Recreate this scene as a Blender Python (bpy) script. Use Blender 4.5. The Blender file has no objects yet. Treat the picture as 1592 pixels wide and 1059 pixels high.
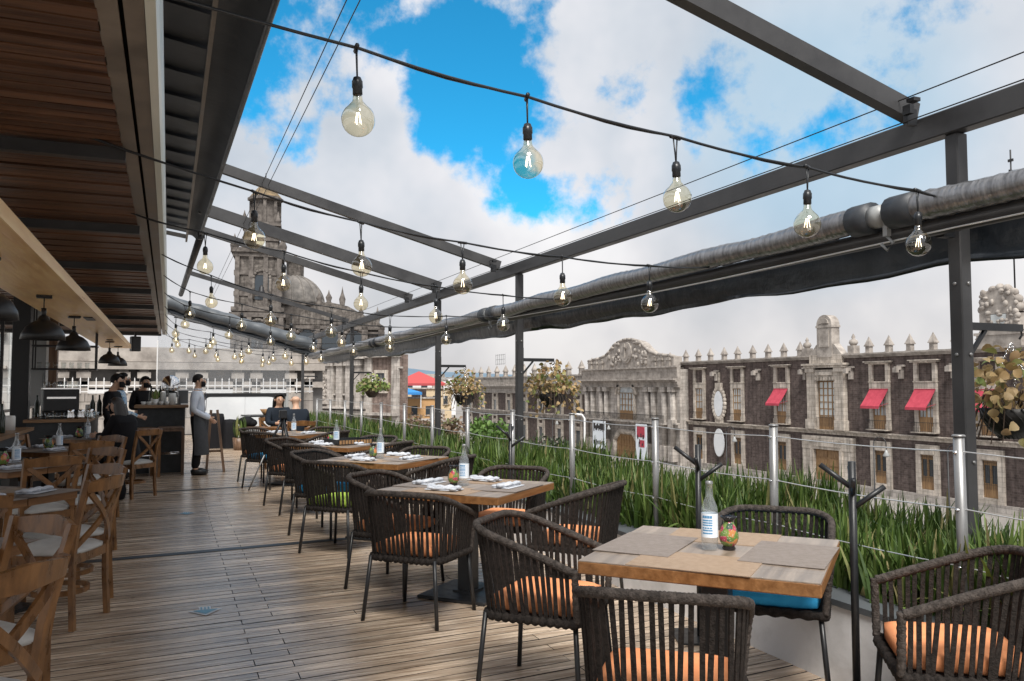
import bpy, bmesh, math, random
from mathutils import Vector, Matrix
random.seed(7)
R = math.radians
S = bpy.context.scene
COL = S.collection

# ------------------------------------------------------------------ camera
cam_d = bpy.data.cameras.new('camera'); cam = bpy.data.objects.new('camera', cam_d); COL.objects.link(cam)
cam.location = (0, 0, 1.45)
cam.rotation_euler = (R(90 + 3.2), 0, R(-22.61))
cam_d.sensor_width = 36; cam_d.lens = 36 * 1280 / 1592
cam_d.clip_start = .05; cam_d.clip_end = 20000
S.camera = cam

# ------------------------------------------------------------------ light and exposure
SUN_EL, SUN_AZ = 55, 195          # azimuth the light comes from, clockwise from +Y
S.view_settings.view_transform = 'Standard'; S.view_settings.look = 'None'
S.view_settings.exposure = 0.9; S.view_settings.gamma = 1
S.cycles.max_bounces = 10; S.cycles.transparent_max_bounces = 24
sd = bpy.data.lights.new('sun', 'SUN'); sd.energy = 2.8; sd.angle = R(24); sd.color = (1, .96, .9)
sun = bpy.data.objects.new('sun', sd); COL.objects.link(sun)
az = R(SUN_AZ); el = R(SUN_EL)
sdir = Vector((math.sin(az) * math.cos(el), math.cos(az) * math.cos(el), math.sin(el)))
sun.rotation_euler = sdir.to_track_quat('Z', 'Y').to_euler(); sun.location = (0, -5, 30)

W = bpy.data.worlds.new('World'); S.world = W; W.use_nodes = True
nt = W.node_tree; nt.nodes.clear()
def N(t, typ, **kw):
    n = t.nodes.new(typ)
    for k, v in kw.items():
        if k.startswith('i_'):
            key = k[2:]; key = int(key) if key.isdigit() else key.replace('_', ' ')
            n.inputs[key].default_value = v
        else: setattr(n, k, v)
    return n
def ramp(t, fac, stops):
    n = t.nodes.new('ShaderNodeValToRGB'); e = n.color_ramp.elements
    while len(e) < len(stops): e.new(.5)
    for k, (p, c) in zip(e, stops):
        k.position = p; k.color = (c[0], c[1], c[2], 1) if not isinstance(c, (int, float)) else (c, c, c, 1)
    t.links.new(fac, n.inputs[0]); return n.outputs[0]
def math_n(t, op, a, b=None, clamp=False):
    n = t.nodes.new('ShaderNodeMath'); n.operation = op; n.use_clamp = clamp
    for i, v in enumerate((a, b)):
        if v is None: continue
        if isinstance(v, (int, float)): n.inputs[i].default_value = v
        else: t.links.new(v, n.inputs[i])
    return n.outputs[0]
def mixc(t, fac, a, b, mode='MIX'):
    n = t.nodes.new('ShaderNodeMix'); n.data_type = 'RGBA'; n.blend_type = mode
    for i, v in ((0, fac), (6, a), (7, b)):
        if isinstance(v, (int, float)): n.inputs[i].default_value = v
        elif isinstance(v, tuple): n.inputs[i].default_value = (*v[:3], 1)
        else: t.links.new(v, n.inputs[i])
    return n.outputs[2]

sky = N(nt, 'ShaderNodeTexSky', sky_type='NISHITA', sun_disc=False, sun_elevation=el, sun_rotation=az, altitude=2200)
tc = N(nt, 'ShaderNodeTexCoord')
D = tc.outputs['Generated']
blue = mixc(nt, 1.0, sky.outputs[0], (.14, 1.0, 1.16), 'MULTIPLY')
nz1 = N(nt, 'ShaderNodeTexNoise', i_Scale=6.0, i_Detail=10.0, i_Roughness=.60); nt.links.new(D, nz1.inputs['Vector'])
nz2 = N(nt, 'ShaderNodeTexNoise', i_Scale=2.6, i_Detail=5.0, i_Roughness=.55); nt.links.new(D, nz2.inputs['Vector'])
# openings in the cloud deck: (direction, inner and outer half angle in degrees)
HOLES = [((.110, .905, .412), 3, 11), ((.289, .901, .323), .5, 6), ((.333, .870, .364), 2.5, 8), ((.387, .880, .275), 1, 7), ((.441, .853, .281), 2, 7.5), ((.30, .905, .29), 0, 5),
         ((.579, .755, .307), 0, 5.5), ((.676, .633, .378), .5, 6.5), ((.639, .698, .323), 0, 5), ((.02, .80, .6), 3, 14), ((.5, .55, .67), 2, 12)]
best = None
for qi, (d, a0, a1) in enumerate(HOLES):
    v = Vector(d).normalized()
    dt = N(nt, 'ShaderNodeVectorMath', operation='DOT_PRODUCT'); nt.links.new(D, dt.inputs[0]); dt.inputs[1].default_value = v
    mr = N(nt, 'ShaderNodeMapRange', interpolation_type='SMOOTHSTEP'); nt.links.new(dt.outputs['Value'], mr.inputs[0])
    mr.inputs[1].default_value = math.cos(R(a1)); mr.inputs[2].default_value = math.cos(R(a0))
    mr.inputs[4].default_value = 1.3 if qi == 0 else 1.2 if qi in (1, 2) else .47 if qi in (6, 7, 8) else .8 if qi in (4, 5) else 1.0
    best = mr.outputs[0] if best is None else math_n(nt, 'MAXIMUM', best, mr.outputs[0])
nn = math_n(nt, 'MULTIPLY', math_n(nt, 'SUBTRACT', nz1.outputs[0], .5), 3.7)
open_ = math_n(nt, 'ADD', math_n(nt, 'MULTIPLY', best, .74), nn)
hole = N(nt, 'ShaderNodeMapRange', interpolation_type='SMOOTHSTEP'); nt.links.new(open_, hole.inputs[0])
hole.inputs[1].default_value = .34; hole.inputs[2].default_value = .80
hole_f = math_n(nt, 'MULTIPLY', hole.outputs[0], math_n(nt, 'GREATER_THAN', best, .001))
# cloud shading: bright billows and blue-grey undersides, paler and warmer towards the horizon
cl = ramp(nt, nz2.outputs[0], [(.33, (2.3, 2.75, 3.3)), (.44, (3.3, 3.6, 4.0)), (.53, (4.3, 4.35, 4.6)), (.64, (5.5, 5.5, 5.6))])
cl2 = mixc(nt, math_n(nt, 'MULTIPLY', nz1.outputs[0], .5), cl, (4.7, 4.7, 4.85))
sep = N(nt, 'ShaderNodeSeparateXYZ'); nt.links.new(D, sep.inputs[0])
hz = N(nt, 'ShaderNodeMapRange', i_1=.0, i_2=.22, i_3=1.0, i_4=.0); nt.links.new(sep.outputs['Z'], hz.inputs[0])
hzn = ramp(nt, nz2.outputs[0], [(.36, (2.9, 2.86, 2.9)), (.48, (3.7, 3.6, 3.6)), (.6, (4.5, 4.35, 4.25))])
cl3 = mixc(nt, hz.outputs[0], cl2, hzn)
vb = N(nt, 'ShaderNodeVectorMath', operation='DOT_PRODUCT'); nt.links.new(D, vb.inputs[0]); vb.inputs[1].default_value = Vector((.66, .69, .28)).normalized()
thin = N(nt, 'ShaderNodeMapRange', interpolation_type='SMOOTHSTEP', i_1=math.cos(R(11.5)), i_2=math.cos(R(2)), i_3=0.0, i_4=.7); nt.links.new(vb.outputs['Value'], thin.inputs[0])
cl4 = mixc(nt, thin.outputs[0], cl3, (2.2, 3.35, 4.3))
skyc = mixc(nt, hole_f, cl4, blue)
bg = N(nt, 'ShaderNodeBackground', i_Strength=.1); nt.links.new(skyc, bg.inputs[0])
wo = N(nt, 'ShaderNodeOutputWorld'); nt.links.new(bg.outputs[0], wo.inputs[0])

# ------------------------------------------------------------------ materials
MATS = {}
def mat(name, col, rough=.6, metal=0, col2=None, scale=8, detail=4, bump=0, bscale=None, stretch=None, spec=.5, isl=0, coord='Object', rv=0, contrast=(.35, .65), trans=0):
    m = bpy.data.materials.new(name); m.use_nodes = True; t = m.node_tree
    b = t.nodes['Principled BSDF']
    b.inputs['Base Color'].default_value = (*col, 1); b.inputs['Roughness'].default_value = rough
    b.inputs['Metallic'].default_value = metal; b.inputs['Specular IOR Level'].default_value = spec
    c = None
    if col2 or bump or rv:
        tcn = t.nodes.new('ShaderNodeTexCoord'); vec = tcn.outputs[coord]
        if stretch:
            mp = N(t, 'ShaderNodeMapping'); mp.inputs['Scale'].default_value = stretch; t.links.new(vec, mp.inputs[0]); vec = mp.outputs[0]
        nz = N(t, 'ShaderNodeTexNoise', i_Scale=scale, i_Detail=detail, i_Roughness=.6); t.links.new(vec, nz.inputs['Vector'])
        if col2:
            c = ramp(t, nz.outputs[0], [(contrast[0], col), (contrast[1], col2)])
        if rv:
            mr = N(t, 'ShaderNodeMapRange', i_1=.3, i_2=.7, i_3=max(0, rough - rv), i_4=min(1, rough + rv)); t.links.new(nz.outputs[0], mr.inputs[0]); t.links.new(mr.outputs[0], b.inputs['Roughness'])
        if bump:
            nb = N(t, 'ShaderNodeTexNoise', i_Scale=bscale or scale * 3, i_Detail=5.0); t.links.new(vec, nb.inputs['Vector'])
            bp = N(t, 'ShaderNodeBump', i_Strength=bump, i_Distance=.02); t.links.new(nb.outputs[0], bp.inputs['Height']); t.links.new(bp.outputs[0], b.inputs['Normal'])
    if isl:
        g = t.nodes.new('ShaderNodeNewGeometry')
        v = N(t, 'ShaderNodeMapRange', i_3=1 - isl, i_4=1 + isl); t.links.new(g.outputs['Random Per Island'], v.inputs[0])
        h = N(t, 'ShaderNodeHueSaturation')
        if c is None: h.inputs['Color'].default_value = (*col, 1)
        else: t.links.new(c, h.inputs['Color'])
        t.links.new(v.outputs[0], h.inputs['Value']); c = h.outputs[0]
    if c is not None: t.links.new(c, b.inputs['Base Color'])
    MATS[name] = m; return m
def wood_mat(name, dark, light, rough=.4, axis=0, sc=6, isl=.25, spec=.4):
    st = [9, 9, 9]; st[axis] = .7
    return mat(name, dark, rough, col2=light, scale=sc, detail=6, stretch=tuple(st), bump=.15, bscale=sc * 2, isl=isl, spec=spec, rv=.08)
def brick_mat(name, c1, c2, mortar, bw, bh, rough=.85, noise=.5, msize=.012, bumps=.4):
    m = mat(name, c1, rough, spec=.2); t = m.node_tree; b = t.nodes['Principled BSDF']
    tcn = t.nodes.new('ShaderNodeTexCoord')
    sp = N(t, 'ShaderNodeSeparateXYZ'); t.links.new(tcn.outputs['Object'], sp.inputs[0])
    s = math_n(t, 'ADD', sp.outputs[0], sp.outputs[1]); cb = N(t, 'ShaderNodeCombineXYZ'); t.links.new(s, cb.inputs[0]); t.links.new(sp.outputs[2], cb.inputs[1])
    br = N(t, 'ShaderNodeTexBrick', i_Scale=1.0, i_Mortar_Size=msize, i_Brick_Width=bw, i_Row_Height=bh, i_Bias=0.0)
    br.inputs['Color1'].default_value = (*c1, 1); br.inputs['Color2'].default_value = (*c2, 1); br.inputs['Mortar'].default_value = (*mortar, 1)
    t.links.new(cb.outputs[0], br.inputs['Vector'])
    nz = N(t, 'ShaderNodeTexNoise', i_Scale=1.3, i_Detail=8.0, i_Roughness=.7); t.links.new(tcn.outputs['Object'], nz.inputs['Vector'])
    f = ramp(t, nz.outputs[0], [(.3, 1 - noise), (.7, 1 + noise * .6)])
    c = mixc(t, 1.0, br.outputs[0], f, 'MULTIPLY')
    mp = N(t, 'ShaderNodeMapping'); mp.inputs['Scale'].default_value = (1.6, 1.6, .12); t.links.new(tcn.outputs['Object'], mp.inputs[0]); n3 = N(t, 'ShaderNodeTexNoise', i_Scale=1.5, i_Detail=6.0, i_Roughness=.65); t.links.new(mp.outputs[0], n3.inputs['Vector'])
    c = mixc(t, 1.0, c, ramp(t, n3.outputs[0], [(.34, .58), (.55, 1.05)]), 'MULTIPLY'); t.links.new(c, b.inputs['Base Color'])
    bp = N(t, 'ShaderNodeBump', i_Strength=bumps, i_Distance=.03); t.links.new(nz.outputs[0], bp.inputs['Height']); t.links.new(bp.outputs[0], b.inputs['Normal'])
    return m
def glass_mat(name, tint, refl=.35, rough=.02, dirt=0, dcol=(.8, .8, .8)):
    m = bpy.data.materials.new(name); m.use_nodes = True; t = m.node_tree; t.nodes.clear()
    tr = N(t, 'ShaderNodeBsdfTransparent'); tr.inputs[0].default_value = (*tint, 1)
    gl = N(t, 'ShaderNodeBsdfGlossy'); gl.inputs['Roughness'].default_value = rough
    lw = N(t, 'ShaderNodeLayerWeight', i_Blend=.35)
    k = math_n(t, 'MULTIPLY', lw.outputs['Fresnel'], refl * 2.2); k = math_n(t, 'ADD', k, refl * .16, True); gm = t.nodes.new('ShaderNodeNewGeometry'); k = math_n(t, 'MULTIPLY', k, math_n(t, 'SUBTRACT', 1.0, gm.outputs['Backfacing']), True)
    mx = N(t, 'ShaderNodeMixShader'); t.links.new(k, mx.inputs[0]); t.links.new(tr.outputs[0], mx.inputs[1]); t.links.new(gl.outputs[0], mx.inputs[2])
    out = N(t, 'ShaderNodeOutputMaterial'); last = mx.outputs[0]
    if dirt:
        df = N(t, 'ShaderNodeBsdfDiffuse'); df.inputs[0].default_value = (*dcol, 1)
        tl = N(t, 'ShaderNodeBsdfTranslucent'); tl.inputs[0].default_value = (*dcol, 1)
        a = N(t, 'ShaderNodeMixShader', i_0=.6); t.links.new(df.outputs[0], a.inputs[1]); t.links.new(tl.outputs[0], a.inputs[2])
        m2 = N(t, 'ShaderNodeMixShader', i_0=dirt); t.links.new(last, m2.inputs[1]); t.links.new(a.outputs[0], m2.inputs[2]); last = m2.outputs[0]
    t.links.new(last, out.inputs[0]); MATS[name] = m; return m
def emit_mat(name, col, s):
    m = bpy.data.materials.new(name); m.use_nodes = True; b = m.node_tree.nodes['Principled BSDF']
    b.inputs['Base Color'].default_value = (*col, 1); b.inputs['Emission Color'].default_value = (*col, 1); b.inputs['Emission Strength'].default_value = s
    MATS[name] = m; return m

M = MATS
wood_mat('deck_wood', (.31, .22, .15), (.68, .545, .415), .24, 0, 3.2, .28, 1.0)
def deck_spots():
    t = MATS['deck_wood'].node_tree; b = t.nodes['Principled BSDF']; src = b.inputs['Base Color'].links[0].from_socket
    tcn = t.nodes.new('ShaderNodeTexCoord'); v = N(t, 'ShaderNodeTexVoronoi', i_Scale=4.5, i_Randomness=1.0); t.links.new(tcn.outputs['Object'], v.inputs['Vector'])
    f = ramp(t, v.outputs['Distance'], [(.03, .35), (.075, 1.0)])
    n = N(t, 'ShaderNodeTexNoise', i_Scale=.8, i_Detail=7.0, i_Roughness=.7); t.links.new(tcn.outputs['Object'], n.inputs['Vector'])
    g = ramp(t, n.outputs[0], [(.32, .66), (.52, 1.02), (.75, 1.12)])
    t.links.new(mixc(t, 1.0, mixc(t, 1.0, src, f, 'MULTIPLY'), g, 'MULTIPLY'), b.inputs['Base Color'])
deck_spots()
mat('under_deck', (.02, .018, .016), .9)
mat('dark_strip', (.035, .038, .04), .45)
mat('rope', (.010, .008, .007), .85, col2=(.030, .024, .021), scale=60, bump=.5, bscale=160, spec=.25)
mat('rope_rail', (.030, .025, .022), .85, col2=(.085, .071, .063), scale=50, bump=.6, bscale=140, spec=.25)
mat('black_metal', (.012, .013, .015), .42, rv=.1, scale=20)
mat('cush_orange', (.78, .30, .13), .85, col2=(.86, .36, .17), scale=9, bump=.15, bscale=300, spec=.2)
mat('cush_blue', (.03, .32, .66), .85, col2=(.05, .40, .74), scale=9, bump=.15, bscale=300, spec=.2)
mat('cush_green', (.36, .52, .07), .85, col2=(.45, .62, .12), scale=9, bump=.15, bscale=300, spec=.2)
mat('cush_dark', (.05, .05, .05), .85, spec=.2)
wood_mat('table_top', (.19, .145, .11), (.33, .27, .22), .36, 0, 2.2, .1, .5)
wood_mat('table_edge', (.15, .066, .022), (.26, .125, .046), .4, 0, 2.5, .2)
mat('placemat_tan', (.30, .21, .14), .6, col2=(.36, .26, .18), scale=30, bump=.3, bscale=350)
mat('placemat_grey', (.20, .165, .14), .6, col2=(.25, .21, .185), scale=30, bump=.3, bscale=350)
mat('cloth', (.62, .64, .68), .9, col2=(.42, .45, .50), scale=18, bump=.3, bscale=60, spec=.1)
mat('steel', (.24, .24, .24), .42, .6, col2=(.33, .33, .33), stretch=(1, 1, .1), scale=40, rv=.1)
mat('wire', (.75, .75, .75), .3, .7)
mat('chair_wood', (.085, .038, .014), .3, col2=(.25, .122, .045), scale=5, detail=6, stretch=(2.5, 2.5, 1.2), bump=.06, bscale=30, isl=.18, spec=.5, rv=.06)
mat('seat_grey', (.46, .45, .43), .9, col2=(.54, .53, .50), scale=12, spec=.1)
mat('frame_steel', (.034, .034, .036), .45, col2=(.06, .06, .062), scale=2.5, detail=8, bump=.05, spec=.4, rv=.12)
mat('steel_flange', (.12, .10, .08), .45, col2=(.24, .205, .17), scale=3, detail=8, rv=.15)
mat('gutter', (.50, .53, .46), .4, col2=(.64, .66, .6), scale=1.5, stretch=(1, .3, 1))
wood_mat('slat', (.055, .025, .015), (.18, .088, .048), .45, 0, 2, .25)
wood_mat('ply', (.78, .48, .20), (.90, .66, .34), .35, 1, 1.5, .05)
mat('folded_metal', (.035, .036, .038), .42, col2=(.06, .062, .065), scale=3, spec=.5, rv=.1)
mat('awning_fabric', (.02, .024, .03), .5, col2=(.035, .04, .048), scale=2, bump=.2, bscale=5)
mat('foil', (.17, .17, .175), .28, .7, col2=(.34, .34, .35), scale=5, bump=.45, bscale=8, stretch=(1, 5, 1), spec=.8)
mat('black_vinyl', (.014, .019, .025), .30, col2=(.03, .037, .046), scale=5, bump=.6, bscale=9, spec=.6)
mat('grey_vinyl', (.06, .07, .08), .45, col2=(.10, .112, .125), scale=3, bump=.2, bscale=8)
mat('socket', (.012, .014, .017), .35)
glass_mat('amber_glass', (.945, .885, .74), .7)
glass_mat('clear_glass', (.96, .975, .975), .4)
glass_mat('bottle_glass', (.93, .95, .96), .5, .02, .16, (.85, .9, .92))
glass_mat('pane_glass', (.22, .25, .27), .8)
glass_mat('plastic_sheet', (.86, .88, .9), .25, .06, .17, (.80, .82, .84))
emit_mat('filament', (1, .88, .70), 3)
mat('label_white', (.74, .80, .86), .5)
mat('label_blue', (.10, .28, .50), .5)
mat('label_red', (.55, .06, .08), .5)
mat('ceramic_black', (.012, .012, .014), .15)
mat('curb_white', (.60, .60, .60), .75, col2=(.86, .86, .87), scale=2.2, detail=10, contrast=(.3, .52), bump=.2, bscale=12)
mat('soil', (.03, .022, .015), .95)
mat('curb_cap', (.10, .11, .12), .45)
def foliage(name, cols, rough=.5):
    m = mat(name, cols[0], rough, spec=.35); t = m.node_tree; g = t.nodes.new('ShaderNodeNewGeometry'); b = t.nodes['Principled BSDF']
    n = len(cols); c = ramp(t, g.outputs['Random Per Island'], [(i / max(1, n - 1), cc) for i, cc in enumerate(cols)])
    t.links.new(c, b.inputs['Base Color'])
    out = t.nodes['Material Output']; tl = N(t, 'ShaderNodeBsdfTranslucent'); t.links.new(c, tl.inputs[0])
    mx = N(t, 'ShaderNodeMixShader', i_0=.22); t.links.new(b.outputs[0], mx.inputs[1]); t.links.new(tl.outputs[0], mx.inputs[2]); t.links.new(mx.outputs[0], out.inputs[0])
    return m
foliage('grass_blades', [(.022, .048, .008), (.045, .088, .014), (.09, .15, .028), (.15, .215, .055), (.06, .105, .02), (.032, .066, .012), (.05, .095, .017), (.11, .165, .035), (.28, .24, .11)])
foliage('dry_leaves', [(.33, .22, .10), (.42, .29, .13), (.50, .38, .20), (.24, .13, .06), (.22, .30, .09), (.36, .24, .12)])
foliage('green_leaves', [(.14, .24, .05), (.24, .34, .09), (.36, .36, .15), (.10, .16, .04), (.3, .22, .1)])
foliage('tree_leaves', [(.06, .12, .025), (.09, .17, .035), (.13, .22, .05), (.05, .09, .02)])
foliage('dark_leaves', [(.03, .045, .025), (.05, .06, .035), (.06, .07, .05)])
foliage('dry_bush', [(.20, .13, .09), (.27, .19, .13), (.15, .10, .07), (.14, .17, .06)])
mat('bark', (.08, .055, .04), .9)
mat('basket_black', (.02, .018, .017), .5)
mat('basket_brown', (.045, .03, .02), .8)
brick_mat('tezontle', (.088, .066, .060), (.14, .108, .098), (.16, .138, .128), .5, .22, noise=.45)
brick_mat('stone_old', (.12, .106, .096), (.20, .18, .162), (.06, .053, .048), 1.1, .55, noise=.65, bumps=.8)
mat('stone_older', (.07, .062, .057), .9, col2=(.19, .17, .155), scale=.9, detail=9, bump=.8, bscale=3, spec=.15)
brick_mat('brown_brick', (.17, .125, .105), (.24, .18, .155), (.26, .22, .195), .5, .22, noise=.45)
brick_mat('stone', (.44, .39, .335), (.59, .53, .465), (.30, .26, .225), .9, .45, noise=.30, bumps=.5, msize=.014)
brick_mat('stone_grey', (.36, .325, .295), (.50, .46, .42), (.20, .18, .163), 1.1, .5, noise=.36, bumps=.6, msize=.014)
mat('stone_dark', (.23, .205, .185), .9, col2=(.45, .41, .37), scale=1.2, detail=9, bump=.7, bscale=4, spec=.15)
mat('render_grey', (.42, .42, .41), .8, col2=(.55, .55, .54), scale=.7, detail=7)
mat('block_grey', (.13, .125, .12), .9, col2=(.22, .21, .20), scale=.9, detail=8, bump=.4, bscale=5)
mat('dome_tile', (.09, .084, .078), .8, col2=(.23, .212, .195), scale=.6, detail=9, bump=.5, bscale=3)
mat('tower_cap', (.10, .075, .045), .8, col2=(.24, .17, .09), scale=1.2, detail=6, bump=.6, bscale=4)
wood_mat('door_wood', (.17, .095, .045), (.33, .205, .10), .6, 2, 1.2, .1)
mat('pane_dark', (.04, .05, .06), .12, spec=.7)
mat('pane_blue', (.34, .39, .42), .15, col2=(.55, .58, .60), scale=.8, spec=.7)
mat('pane_pale', (.55, .58, .58), .3)
mat('awning_red', (.36, .035, .06), .75, col2=(.46, .055, .085), scale=2)
mat('iron', (.02, .02, .022), .5)
mat('plaza', (.20, .185, .17), .85, col2=(.28, .26, .24), scale=.3, detail=8)
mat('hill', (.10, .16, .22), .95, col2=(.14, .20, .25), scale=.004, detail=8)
mat('white_paint', (.72, .72, .72), .6, col2=(.62, .62, .62), scale=2)
mat('cream_wall', (.62, .50, .33), .8, col2=(.5, .40, .27), scale=.5)
mat('orange_wall', (.55, .32, .14), .8, col2=(.44, .26, .12), scale=.5)
mat('red_canvas', (.40, .06, .06), .7); mat('blue_canvas', (.03, .2, .5), .7)
mat('slate', (.028, .032, .035), .55, col2=(.045, .05, .055), scale=10)
wood_mat('counter_wood', (.16, .085, .04), (.33, .20, .11), .35, 0, 3, .1)
wood_mat('stool_brown', (.085, .048, .03), (.20, .125, .08), .4, 2, 3, .1)
mat('panel_white', (.66, .69, .72), .35, col2=(.76, .78, .80), scale=1)
mat('appliance_grey', (.30, .31, .31), .4)
mat('chrome', (.75, .75, .76), .12, 1)
mat('skin_tan', (.58, .36, .25), .5, spec=.4)
mat('hair_black', (.008, .007, .007), .65, spec=.25)
mat('hair_dark', (.022, .017, .015), .34, spec=.6, stretch=(20, 20, 1), scale=8, bump=.5, bscale=8)
mat('black_cloth', (.010, .010, .012), .8, spec=.2)
mat('shirt_blue', (.56, .62, .72), .8, col2=(.66, .72, .80), scale=6, bump=.35, bscale=9, spec=.1)
mat('shirt_print', (.18, .36, .56), .8, col2=(.62, .72, .80), scale=30, spec=.1, contrast=(.45, .55))
mat('apron_grey', (.055, .06, .066), .8, col2=(.075, .08, .088), scale=8, bump=.3, bscale=7, spec=.15)
mat('navy_cloth', (.018, .024, .034), .85, bump=.4, bscale=8, scale=4, spec=.15)
mat('tie_navy', (.02, .03, .06), .6)
mat('terracotta', (.30, .10, .05), .8, col2=(.38, .14, .07), scale=4)
mat('purple', (.18, .05, .35), .7)
mat('sticker_blue', (.15, .35, .48), .5); mat('sticker_white', (.72, .75, .78), .5)
mat('bottle_dark', (.02, .03, .02), .1)
mat('pottery_white', (.72, .72, .70), .35)
mat('wicker', (.33, .19, .08), .7, col2=(.2, .11, .05), scale=30)

def vase_mat(name, base, spots):
    m = mat(name, base, .22, spec=.6); t = m.node_tree; b = t.nodes['Principled BSDF']
    tcn = t.nodes.new('ShaderNodeTexCoord'); v1 = N(t, 'ShaderNodeTexVoronoi', i_Scale=38.0); t.links.new(tcn.outputs['Object'], v1.inputs['Vector'])
    v2 = N(t, 'ShaderNodeTexVoronoi', i_Scale=110.0); t.links.new(tcn.outputs['Object'], v2.inputs['Vector'])
    sp = N(t, 'ShaderNodeSeparateColor'); t.links.new(v1.outputs['Color'], sp.inputs[0])
    c = ramp(t, sp.outputs[0], [(i / (len(spots) - 1), s) for i, s in enumerate(spots)])
    n = c.node; n.color_ramp.interpolation = 'CONSTANT'
    dots = ramp(t, v2.outputs['Distance'], [(.0, 1), (.22, 1), (.3, 0)])
    c2 = mixc(t, math_n(t, 'MULTIPLY', dots, .55), c, (.50, .50, .38)); t.links.new(c2, b.inputs['Base Color'])
    return m
vase_mat('vase_paint', (.3, .4, .1), [(.12, .20, .04), (.40, .05, .09), (.17, .25, .06), (.48, .20, .06), (.05, .09, .06), (.30, .32, .12)])

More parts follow.
